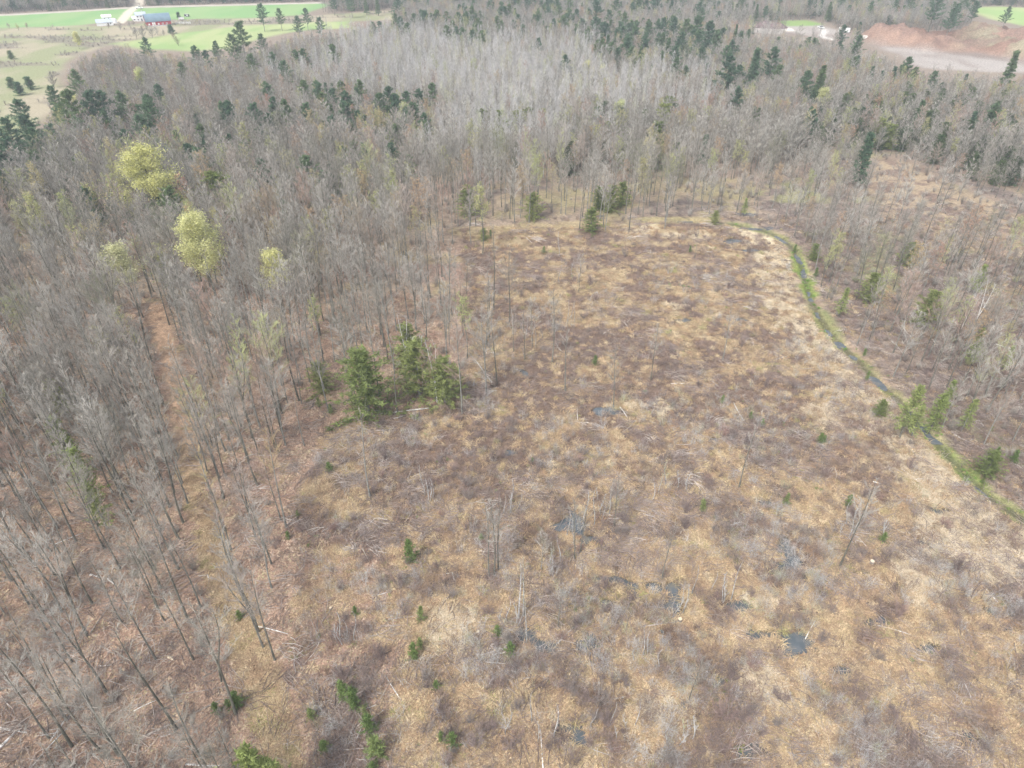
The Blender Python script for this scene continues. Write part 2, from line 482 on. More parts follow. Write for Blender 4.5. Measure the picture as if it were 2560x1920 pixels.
# ------------------------------------------------------------------ trees without leaves
def bare_tree(H, spread, cs, nprim, lean=.03, fork=False, twig=.0115, n2=10, n3=10, up=(36, 64), r0=None):
    tr, cr = MB(), MB()
    tips = []
    r0 = r0 or H*.0068

    def stem(p0, H, r0, lx, ly, t0=0.0):
        pts, rad = [], []
        wx, wy = rv(-.35, .35), rv(-.35, .35)
        for i in range(8):
            t = i/7
            pts.append(Vector(p0) + Vector((lx*H*t + wx*math.sin(t*4), ly*H*t + wy*math.sin(t*5+1), H*t)))
            rad.append(r0*(1-t)**.8 + .018)
        return pts, rad

    def at(pts, t):
        k = min(int(t*7), 6); f = t*7-k
        return pts[k].lerp(pts[k+1], f)

    stems = []
    pts, rad = stem((0, 0, -.15), H, r0, rv(-lean, lean), rv(-lean, lean))
    rad[0] *= 1.35
    stems.append((pts, rad, H, cs))
    tr.tube(pts, rad, 6)
    if fork:
        b = at(pts, .32); a = rv(0, 2*pi)
        p2, r2 = stem(b, H*.64, r0*.72, .14*math.cos(a), .14*math.sin(a))
        tr.tube(p2, r2, 5)
        stems.append((p2, r2, H*.64, .3))
    for pts, rad, h, c0 in stems:
        az0 = rv(0, 6)
        np_ = nprim if h == H else int(nprim*.6)
        for i in range(np_):
            q = (i+rv(0, .9))/np_
            t = c0 + (1-c0)*q*.97
            p = at(pts, t)
            L = spread*H*(1-.68*q)*rv(.65, 1.2)
            a = az0 + i*2.4 + rv(-.4, .4); e = math.radians(rv(*up))
            d = Vector((math.cos(a)*math.cos(e), math.sin(a)*math.cos(e), math.sin(e)))
            p1 = p + d*L*.5
            d2 = (d + Vector((rv(-.2, .2), rv(-.2, .2), rv(.05, .45)))).normalized()
            p2 = p1 + d2*L*.5
            rb = max(.026, r0*(1-t)**.8*.45)
            cr.tube([p, p1, p2], [rb, rb*.6, .012], 4)
            tips.append(p2)
            for j in range(n2):
                u = .25 + .75*(j+rv(0, 1))/n2
                s0 = p.lerp(p1, u*2) if u < .5 else p1.lerp(p2, u*2-1)
                dd = (d2 + Vector((rv(-.9, .9), rv(-.9, .9), rv(-.2, .6)))).normalized()
                l2 = L*.42*rv(.5, 1.15)*(1.15-.5*u)
                s1 = s0 + dd*l2
                cr.spike(s0, s1, max(.014, twig*1.25))
                tips.append(s1)
                for k in range(n3):
                    v = rv(.2, 1)
                    q0 = s0.lerp(s1, v)
                    d3 = (dd + Vector((rv(-.9, .9), rv(-.9, .9), rv(-.3, .7)))).normalized()
                    q1 = q0 + d3*l2*rv(.35, .75)
                    cr.spike(q0, q1, twig)
                    if k < 2:
                        tips.append(q1)
    return tr, cr, tips


def leaves_on(tips, per, size, spread):
    mb = MB()
    for p in tips:
        for _ in range(per):
            c = p + Vector((random.gauss(0, spread), random.gauss(0, spread), random.gauss(0, spread*.7)))
            u = Vector((rv(-1, 1), rv(-1, 1), rv(-.5, .5))).normalized()
            w = u.cross(Vector((rv(-1, 1), rv(-1, 1), rv(-1, 1)))).normalized()
            k = size*rv(.6, 1.3)
            mb.quad(c, u*k, w*k*.6)
    return mb


# ------------------------------------------------------------------ evergreens
def conifer(H, R, base, n, kind='pine', clump=.5, per=9, irregular=.35, droop=0.0, power=1.0, cl=5):
    tr, cr = MB(), MB()
    lx, ly = rv(-.02, .02), rv(-.02, .02)
    pts = [Vector((lx*H*t, ly*H*t, H*t - .1)) for t in (0, .3, .6, .85, 1)]
    r0 = H*.012
    tr.tube(pts, [r0*1.3, r0, r0*.7, r0*.35, .02], 6)
    for i in range(n):
        q = (i+rv(0, 1))/n
        t = base + (1-base)*q
        L = R*((1-q)**power*.92+.08)*rv(1-irregular, 1+irregular*.6)
        if kind == 'pine':
            L *= .55+.45*math.sin(min(1, q*3+.25)*pi/2)
            if random.random() < .12:
                continue
        a = i*2.4+rv(-.5, .5); e = rv(-.05, .35)-droop + .35*q
        p = Vector((lx*H*t, ly*H*t, H*t))
        d = Vector((math.cos(a)*math.cos(e), math.sin(a)*math.cos(e), math.sin(e)))
        tip = p+d*L+Vector((0, 0, .12*L if kind == 'pine' else -.1*L))
        tr.spike(p, tip, max(.02, r0*.25))
        for j in range(cl):
            f = (.3 if kind == 'pine' else .12)+(.95-.2)*(j+rv(0, 1))/cl
            c = p.lerp(tip, min(f, 1.05)) + Vector((rv(-1, 1), rv(-1, 1), rv(-.3, .5)))*clump*.35
            for k in range(per):
                dd = (d*rv(.2, 1.0)+Vector((rv(-1, 1), rv(-1, 1), rv(-.6, .9)))).normalized()
                side = dd.cross(Vector((rv(-1, 1), rv(-1, 1), rv(-1, 1)))).normalized()
                l = clump*rv(.6, 1.2)
                b0 = len(cr.v)
                c2 = c+Vector((rv(-1, 1), rv(-1, 1), rv(-.6, .6)))*clump*.45
                cr.v += [tuple(c2-side*l*.15), tuple(c2+side*l*.15), tuple(c2+dd*l)]
                cr.f.append((b0, b0+1, b0+2)); cr.m.append(0)
    return tr, cr


# ------------------------------------------------------------------ low growth
def straw_tuft(R, n, w, flat=.5):
    mb = MB()
    for i in range(n):
        a = random.gauss(0, 1.25)
        d = Vector((math.cos(a), math.sin(a), 0))
        l = R*rv(.5, 1.2); c = Vector((random.gauss(0, R*.22), random.gauss(0, R*.22), 0))
        h = R*rv(.25, .7)*flat
        side = Vector((-d.y, d.x, rv(-.3, .3)))
        mb.blade(c, c+d*l*.5+Vector((0, 0, h)), c+d*l+Vector((0, 0, h*rv(.1, .9))), w*rv(.6, 1.3), side)
    return mb


def weed_clump(R, H, n, w):
    mb = MB()
    for i in range(n):
        a = rv(0, 2*pi); r = R*math.sqrt(rv(0, 1))*.5
        p = Vector((math.cos(a)*r, math.sin(a)*r, -.03))
        q = p + Vector((math.cos(a)*R*rv(0, .6)+rv(-.2, .2), math.sin(a)*R*rv(0, .6)+rv(-.2, .2), H*rv(.4, 1.1)))
        mb.spike(p, q, w)
        for k in range(3):
            s = p.lerp(q, rv(.3, .95))
            mb.spike(s, s+Vector((rv(-1, 1), rv(-1, 1), rv(-.1, .9)))*H*.38, w*.8)
    return mb


def stick_mess(R, n, lmin, lmax, w, align=None):
    mb = MB()
    for i in range(n):
        a = rv(0, pi) if align is None else align+random.gauss(0, .35)
        l = rv(lmin, lmax); c = Vector((random.gauss(0, R*.5), random.gauss(0, R*.5), rv(.02, .22)))
        d = Vector((math.cos(a), math.sin(a), rv(-.12, .12)))*l/2
        mid = c+Vector((rv(-.08, .08), rv(-.08, .08), rv(0, .08)))*l
        r = w*rv(.5, 1.3)
        mb.tube([c-d, mid, c+d], [r, r*.8, r*.4], 3)
    return mb


def leaf_scatter(R, n, size):
    mb = MB()
    for i in range(n):
        c = Vector((random.gauss(0, R*.5), random.gauss(0, R*.5), rv(.015, .09)))
        a = rv(0, 2*pi)
        u = Vector((math.cos(a), math.sin(a), rv(-.5, .5)))
        w = Vector((-math.sin(a), math.cos(a), rv(-.5, .5)))
        k = size*rv(.5, 1.3)
        mb.quad(c, u*k, w*k*.7)
    return mb


def shrub(H, R, n, w, per=7):
    tr, cr = MB(), MB()
    for i in range(n):
        a = rv(0, 2*pi); e = rv(.9, 1.5)
        p = Vector((rv(-.15, .15), rv(-.15, .15), -.05))*R
        d = Vector((math.cos(a)*math.cos(e)*R/H*1.4, math.sin(a)*math.cos(e)*R/H*1.4, math.sin(e)))
        q = p+d*H*rv(.55, 1.05)
        tr.spike(p, q, w*1.3)
        for k in range(per):
            s = p.lerp(q, rv(.25, .98))
            q2 = s+(d+Vector((rv(-.8, .8), rv(-.8, .8), rv(-.2, .5)))).normalized()*H*rv(.15, .38)
            cr.spike(s, q2, w*.85)
            for m_ in range(2):
                s2 = s.lerp(q2, rv(.3, .9))
                cr.spike(s2, s2+Vector((rv(-1, 1), rv(-1, 1), rv(-.2, 1))).normalized()*H*rv(.08, .2), w*.7)
    return tr, cr


# ------------------------------------------------------------------ stuff: countless small things as instances on a point cloud
SRC_N = [0]


def source_collection(name, meshes):
    c = bpy.data.collections.new(name)
    for i, me in enumerate(meshes):
        o = bpy.data.objects.new('%s_source_%03d' % (name, i), me)
        c.objects.link(o)
    return c


def scatter(name, src, xyz, rz, scale, idx, label=None, cat=None, tilt=None):
    n = len(xyz)
    me = bpy.data.meshes.new(name)
    me.vertices.add(n)
    me.vertices.foreach_set('co', np.asarray(xyz, np.float32).ravel())
    rot = np.zeros((n, 3), np.float32); rot[:, 2] = rz
    if tilt is not None:
        rot[:, :2] = tilt
    a = me.attributes.new('rot', 'FLOAT_VECTOR', 'POINT'); a.data.foreach_set('vector', rot.ravel())
    a = me.attributes.new('size', 'FLOAT', 'POINT'); a.data.foreach_set('value', np.asarray(scale, np.float32))
    a = me.attributes.new('pick', 'INT', 'POINT'); a.data.foreach_set('value', np.asarray(idx, np.int32))
    o = bpy.data.objects.new(name, me)
    COL.objects.link(o)
    o['kind'] = 'stuff'
    ng = bpy.data.node_groups.new(name+'_nodes', 'GeometryNodeTree')
    ng.interface.new_socket('Geometry', in_out='INPUT', socket_type='NodeSocketGeometry')
    ng.interface.new_socket('Geometry', in_out='OUTPUT', socket_type='NodeSocketGeometry')
    N = ng.nodes
    gi = N.new('NodeGroupInput'); go = N.new('NodeGroupOutput')
    ci = N.new('GeometryNodeCollectionInfo')
    ci.inputs['Collection'].default_value = src
    ci.inputs['Separate Children'].default_value = True
    ci.inputs['Reset Children'].default_value = True
    ip = N.new('GeometryNodeInstanceOnPoints')
    ip.inputs['Pick Instance'].default_value = True

    def attr(nm, dt):
        q = N.new('GeometryNodeInputNamedAttribute'); q.data_type = dt
        q.inputs['Name'].default_value = nm
        return q.outputs['Attribute']
    L = ng.links
    L.new(gi.outputs[0], ip.inputs['Points'])
    L.new(ci.outputs[0], ip.inputs['Instance'])
    L.new(attr('pick', 'INT'), ip.inputs['Instance Index'])
    L.new(attr('rot', 'FLOAT_VECTOR'), ip.inputs['Rotation'])
    L.new(attr('size', 'FLOAT'), ip.inputs['Scale'])
    L.new(ip.outputs[0], go.inputs[0])
    md = o.modifiers.new('scatter', 'NODES'); md.node_group = ng
    if label:
        o['label'] = label
    if cat:
        o['category'] = cat
    return o


# ------------------------------------------------------------------ the ground
def cover(x, y):
    x = np.asarray(x, float); y = np.asarray(y, float)
    C = np.array
    n8 = fbm(x, y, 12, 4, 21); n3 = fbm(x, y, 3.2, 3, 22); n1 = fbm(x, y, 1.1, 2, 23); n30 = fbm(x, y, 40, 3, 24)
    jit = 3.0*(n8-.5)+2.0*(n3-.5)

    def lerp(a, b, t):
        return a*(1-t)[:, None]+b*t[:, None]
    one = np.ones(x.shape)
    litter = lerp(C([[.27, .195, .14]])*one[:, None], C([[.35, .27, .195]])*one[:, None], sst(.35, .65, n3))
    litter = lerp(litter, C([[.27, .175, .14]])*one[:, None], .6*sst(.5, .7, n8))
    litter = lerp(litter, C([[.34, .29, .15]])*one[:, None], .5*sst(.58, .72, fbm(x, y, 7, 3, 25)))
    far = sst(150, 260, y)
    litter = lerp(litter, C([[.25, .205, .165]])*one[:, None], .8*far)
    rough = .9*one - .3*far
    # right of the ditch: slash and brown weeds
    m = sst(3, -3, sdist(W_RIGHT, x, y)+jit)
    slash = lerp(C([[.20, .16, .138]])*one[:, None], C([[.29, .228, .175]])*one[:, None], sst(.42, .62, n3))
    slash = lerp(slash, C([[.31, .33, .13]])*one[:, None], .5*sst(.55, .7, n8))
    col = lerp(litter, slash, m)
    m = sst(3, -3, sdist(W_BACK, x, y)+jit)
    col = lerp(col, lerp(slash, C([[.37, .29, .17]])*one[:, None], .5*sst(.45, .6, n8)), m*.9)
    m = sst(4, -4, sdist(W_OPEN2, x, y)+jit)
    col = lerp(col, lerp(C([[.36, .28, .19]])*one[:, None], C([[.22, .16, .125]])*one[:, None], sst(.48, .62, n3)), m)
    # the clearing: straw, weeds and bare wet patches
    dcl = sdist(W_CLEAR, x, y)
    m = sst(2, -2.5, dcl+jit)
    straw = lerp(C([[.23, .17, .105]])*one[:, None], C([[.35, .27, .165]])*one[:, None], sst(.4, .6, n3))
    brown = lerp(C([[.13, .092, .072]])*one[:, None], C([[.21, .148, .11]])*one[:, None], n1)
    kk = sst(.44, .58, fbm(x, y, 4.2, 4, 27)+.3*(n30-.5))
    cl = lerp(straw, brown, kk)
    w = wet(x, y)
    cl = lerp(cl, C([[.29, .285, .12]])*one[:, None], w*.55*sst(.52, .66, fbm(x, y, 5, 3, 28)))
    px, py = proj(x, y, 0)
    red = sst(980, 760, px)*sst(1080, 1300, py)*m
    cl = lerp(cl, C([[.36, .235, .17]])*one[:, None], .75*red*sst(.35, .55, n8))
    # pale grass beside the ditch
    dd, pos = ldist(DITCH, x, y)
    pale = sst(17, 4, dd+8*(n8-.5))*sst(.42, .56, fbm(x, y, 7, 3, 29))*m
    cl = lerp(cl, C([[.56, .47, .32]])*one[:, None], pale)
    col = lerp(col, cl, m)
    # ditch banks
    gb = sst(2.7, .6, dd+3.5*(n3-.5)+2*(n8-.5))
    pm = sst(0, 1, 1)*one
    col = lerp(col, lerp(C([[.14, .22, .05]])*one[:, None], C([[.26, .28, .08]])*one[:, None], n1), gb*(.5+.45*sst(540, 570, py)*sst(665, 640, py)+.25*sst(920, 960, py)*sst(1090, 1050, py)))
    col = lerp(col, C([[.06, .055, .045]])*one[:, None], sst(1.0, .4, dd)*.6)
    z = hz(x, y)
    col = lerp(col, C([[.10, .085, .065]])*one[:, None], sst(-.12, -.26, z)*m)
    dk, _ = ldist(TRACK, x, y)
    col = lerp(col, C([[.36, .29, .165]])*one[:, None], .7*sst(3.5, 1.5, dk+2*(n3-.5)))
    # the trail
    dt, tp = ldist(TRAIL, x, y)
    tw = 2.3-.8*sst(50, 130, y)
    tcol = lerp(C([[.50, .375, .235]])*one[:, None], C([[.46, .31, .205]])*one[:, None], sst(70, 100, y)+0*x)
    tcol = lerp(tcol, C([[.34, .24, .16]])*one[:, None], .5*sst(.5, .65, n3))
    col = lerp(col, tcol, sst(tw+.9, tw-.6, dt+1.6*(n3-.5)))
    # fields
    fn = fbm(x, y, 25, 4, 31)
    fs = 4.0

    def field(poly, c1, c2, rg, jt=1.0):
        nonlocal col, rough
        mm_ = sst(fs, -fs, sdist(poly, x, y)+8*jt*(fn-.5))
        col = lerp(col, lerp(C([c1])*one[:, None], C([c2])*one[:, None], sst(.35, .65, fbm(x, y*.45, 18, 4, 33))), mm_)
        rough = rough*(1-mm_)+rg*mm_
    field(W_BEIGE, (.37, .32, .225), (.27, .28, .155), .5, 2)
    mb_ = sst(4, -4, sdist(W_BEIGE, x, y))
    col = lerp(col, C([[.22, .19, .15]])*one[:, None], mb_*sst(.56, .66, fbm(x*.45, y, 14, 3, 36))*.8)
    field(W_FG1, (.21, .35, .14), (.26, .37, .16), .15)
    field(W_FG2, (.36, .40, .19), (.26, .36, .14), .2)
    field(W_FG3, (.29, .40, .15), (.38, .42, .20), .15)
    field(W_FG4, (.29, .40, .15), (.36, .42, .20), .15)
    field(W_DIRT, (.37, .33, .295), (.24, .19, .16), 1.0)
    field(W_BERM, (.20, .12, .088), (.30, .195, .145), 1.0)
    mb_ = sst(3, -8, sdist(W_BERM, x, y))
    col = lerp(col, C([[.27, .255, .17]])*one[:, None], mb_*sst(.40, .52, fbm(x, y, 16, 4, 37))*.8*sst(2020, 2150, px))
    col = lerp(col, C([[.20, .13, .105]])*one[:, None], mb_*sst(.54, .62, fbm(x, y*2, 11, 4, 38))*.7)
    field(W_QG, (.22, .33, .11), (.27, .35, .13), .2)
    d, _ = ldist(ROAD, x, y)
    col = lerp(col, C([[.48, .43, .37]])*one[:, None], sst(6, 3, d))
    d, _ = ldist(DRIVE, x, y)
    col = lerp(col, C([[.60, .53, .42]])*one[:, None], sst(4.5, 2.5, d))
    d, _ = ldist(QTRACK, x, y)
    col = lerp(col, C([[.58, .54, .49]])*one[:, None], sst(3, 1.2, d))
    return col, rough


def build_ground():
    ys = [-3000., -800., -200., -60., -10., 12., 24.]
    while ys[-1] < 3000:
        y = ys[-1]
        slant2 = y*y+CAM_H**2
        ys.append(y + max(.17, min(3.2 if y < 720 else 400, slant2/CAM_H/1495*1.7)) if y < 720 else y*1.35)
    ys = np.array(ys)
    us = np.concatenate([[-60, -20, -7, -3.2, -1.8], np.linspace(-1.2, 1.2, 560), [1.8, 3.2, 7, 20, 60]])
    half = np.maximum(80, .80*np.sqrt(np.maximum(ys, 0)**2+CAM_H**2)*.95)
    X = us[None, :]*half[:, None]
    X = np.clip(X, -3000, 3000)
    X[:, 0] = -3000; X[:, -1] = 3000
    X = np.sort(X, axis=1)
    for k in range(1, 5):
        X[:, k] = X[:, 0] + (X[:, 5]-X[:, 0])*(k/5)**.4
        X[:, -1-k] = X[:, -1] + (X[:, -6]-X[:, -1])*(k/5)**.4
    Y = np.repeat(ys[:, None], X.shape[1], 1)
    x, y = X.ravel(), Y.ravel()
    z = hz(x, y)
    ny, nx = X.shape
    co = np.stack([x, y, z], 1).astype(np.float32)
    i = np.arange(ny-1)[:, None]*nx+np.arange(nx-1)[None, :]
    f = np.stack([i, i+1, i+nx+1, i+nx], -1).reshape(-1, 4).astype(np.int32)
    me = bpy.data.meshes.new('ground')
    me.vertices.add(len(co)); me.vertices.foreach_set('co', co.ravel())
    me.loops.add(f.size); me.loops.foreach_set('vertex_index', f.ravel())
    me.polygons.add(len(f))
    me.polygons.foreach_set('loop_start', np.arange(0, f.size, 4, dtype=np.int32))
    me.polygons.foreach_set('use_smooth', np.ones(len(f), bool))
    me.update(calc_edges=True)
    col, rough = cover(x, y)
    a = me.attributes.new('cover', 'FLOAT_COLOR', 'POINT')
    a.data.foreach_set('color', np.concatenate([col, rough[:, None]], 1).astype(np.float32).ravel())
    me.materials.append(M_GROUND)
    o = link('ground', me)
    o['kind'] = 'structure'
    print('ground verts', len(co))


build_ground()
wb = MB()
wx0, wy0 = -10, 33
wb.poly([(-10, 25, WATER_Z), (160, 25, WATER_Z), (160, 230, WATER_Z), (-10, 230, WATER_Z)])
o = link('water', wb.mesh('water', [M_WATER])); o['kind'] = 'structure'

# haze: one closed box of thin pale air round the whole scene
HAZE = 0.00034
hb = MB(); hb.box((0, 0, (-3+CAM_H+6)/2), (6100, 6100, CAM_H+9))
M_HAZE = bpy.data.materials.new('pale_air'); M_HAZE.use_nodes = True
nt = M_HAZE.node_tree; nt.nodes.clear()
ho = nt.nodes.new('ShaderNodeOutputMaterial'); hv = nt.nodes.new('ShaderNodeVolumePrincipled')
hv.inputs['Color'].default_value = (.84, .93, 1.0, 1)
hv.inputs['Density'].default_value = HAZE
hv.inputs['Anisotropy'].default_value = 0.0
nt.links.new(hv.outputs[0], ho.inputs['Volume'])
o = link('haze', hb.mesh('haze', [M_HAZE])); o['kind'] = 'stuff'

exec_order = []
# ------------------------------------------------------------------ species prototypes
ORD = 'first second third fourth fifth sixth seventh eighth ninth tenth eleventh twelfth thirteenth fourteenth fifteenth sixteenth seventeenth eighteenth nineteenth twentieth'.split() + ['twenty-'+q for q in 'first second third fourth fifth'.split()]
pending = []          # (object, base label, x in view) waiting for an ordinal


def want_label(o, base, cat, group, x, y, z=3):
    tag(o, base, cat, group)
    pending.append((o, base, float(proj(x, y, z)[0])))


def finish_labels():
    by = {}
    for o, b, px in pending:
        by.setdefault(b, []).append((px, o))
    for b, l in by.items():
        if 1 < len(l) <= 25:
            l.sort(key=lambda q: q[0])
            for i, (px, o) in enumerate(l):
                o['label'] = b + ', ' + ('leftmost' if i == 0 else 'rightmost' if i == len(l)-1 else ORD[i]+' from left')


BARE = []      # (form words, trunk MB, crown MB)
for form, kw in [('straight slender', dict(H=17, spread=.19, cs=.36, nprim=20)),
                 ('straight broad crowned', dict(H=17, spread=.29, cs=.34, nprim=21)),
                 ('forked', dict(H=16.5, spread=.22, cs=.40, nprim=17, fork=True)),
                 ('leaning', dict(H=16, spread=.22, cs=.40, nprim=18, lean=.14)),
                 ('thin crowned', dict(H=18, spread=.15, cs=.42, nprim=20)),
                 ('wide branching', dict(H=15, spread=.36, cs=.28, nprim=20, up=(22, 58))),
                 ('forked broad crowned', dict(H=17, spread=.28, cs=.36, nprim=18, fork=True)),
                 ('sparse slender', dict(H=16.5, spread=.16, cs=.45, nprim=15, n2=6))]:
    t, c, tips = bare_tree(**kw)
    BARE.append((form, t, c, t.mesh('trunk', [M_BARK], True), c.mesh('crown', [M_TWIG])))
FARB = []
for kw in [dict(H=16, spread=.32, cs=.28, nprim=20, n2=8, n3=8, twig=.027, up=(25, 62), r0=.13), dict(H=17, spread=.26, cs=.32, nprim=20, n2=8, n3=8, twig=.027, r0=.13),
           dict(H=14.5, spread=.40, cs=.22, nprim=20, n2=8, n3=8, twig=.028, up=(18, 58), r0=.14), dict(H=16, spread=.24, cs=.32, nprim=18, n2=8, n3=8, twig=.027, fork=True, r0=.12)]:
    t, c, tips = bare_tree(**kw)
    FARB.append((t, c))
ASP = []
for kw in [dict(H=14, spread=.26, cs=.3, nprim=18, n2=6, n3=6, twig=.027, up=(48, 74), r0=.11), dict(H=13, spread=.29, cs=.3, nprim=18, n2=6, n3=6, twig=.027, up=(45, 72), r0=.11),
           dict(H=15, spread=.23, cs=.3, nprim=18, n2=6, n3=6, twig=.027, up=(52, 76), r0=.11)]:
    t, c, tips = bare_tree(**kw)
    ASP.append((t, c))


def conif(kind):
    if kind == 'pine':
        return conifer(18, 5.6, .30, 58, 'pine', clump=.9, per=11, irregular=.55, power=.7, cl=6)
    if kind == 'spruce':
        return conifer(15, 3.7, .12, 90, 'spruce', clump=.7, per=10, irregular=.3, droop=.2)
    if kind == 'hemlock':
        return conifer(13, 5.2, .03, 84, 'hem', clump=.62, per=9, irregular=.7, droop=.05, power=.5, cl=7)
    if kind == 'yew':
        return conifer(4, 1.4, .03, 50, 'hem', clump=.42, per=9, irregular=.3, droop=-.3, power=.5, cl=4)
    if kind == 'larch':
        return conifer(12, 3.0, .2, 60, 'spruce', clump=.6, per=6, irregular=.5, droop=.1, power=.8)
    return conifer(3, 1.15, .03, 40, 'hem', clump=.25, per=8, irregular=.8, droop=-.15, power=.7, cl=5)


CON = {}
for kind, mat, n in (('pine', M_PINE, 4), ('spruce', M_PINE, 3), ('hemlock', M_HEML, 3), ('juniper', M_PINE, 2), ('larch', M_LARCH, 2), ('sapling', M_SAPL, 4)):
    CON[kind] = []
    for _ in range(n):
        t, c = conif('yew' if kind == 'juniper' else kind)
        CON[kind].append((t, c, t.mesh('trunk', [M_BARK], True), c.mesh('needles', [mat]), mat))
CH = dict(pine=18, spruce=15, hemlock=13, juniper=4, larch=12, sapling=3)
KWORD = dict(pine='dark green pine', spruce='narrow dark spruce', hemlock='bushy green hemlock', juniper='dark juniper bush', larch='pale yellow-green larch')

# ------------------------------------------------------------------ wild positions
ALL_OPEN = [W_BEIGE, W_FG1, W_FG2, W_FG3, W_FG4, W_DIRT, W_BERM, W_QG]
KEEP_CLEAR = [P_BEIGE, P_FG1, P_FG2, P_FG3, P_FG4, P_DIRT, P_QGREEN, [(q[0], q[1]-3) for q in P_BERM]]


def in_poly(P, px, py):
    return sdist(np.array(P, float), px, py)


def open_view(x, y, h):
    """True where a tree of height h would stand in or in front of open land that the photo shows"""
    bad = np.zeros(x.shape, bool)
    for wp in ALL_OPEN:
        bad |= sdist(wp, x, y) < 2
    for frac in (.3, .5, .7, .9, 1.1):
        px, py = proj(x, y, h*frac)
        for P in KEEP_CLEAR:
            bad |= (in_poly(P, px, py) < -2) & ((P is not P_DIRT) | (rng.random(x.shape) > .2))
    return bad


def jgrid(x0, x1, y0, y1, s):
    X, Y = np.meshgrid(np.arange(x0, x1, s), np.arange(y0, y1, s))
    X = X.ravel(); Y = Y.ravel()
    return X+rng.uniform(-.48, .48, X.shape)*s, Y+rng.uniform(-.48, .48, X.shape)*s


def framed(x, y, z0=0, z1=15, mx=60, my=60):
    a, b_ = proj(x, y, z0); c, d = proj(x, y, z1)
    lo = np.minimum(a, c); hi = np.maximum(a, c)
    return (y > 15) & (hi > -mx) & (lo < 2212+mx) & (np.minimum(b_, d) < 1659+my) & (np.maximum(b_, d) > -my)


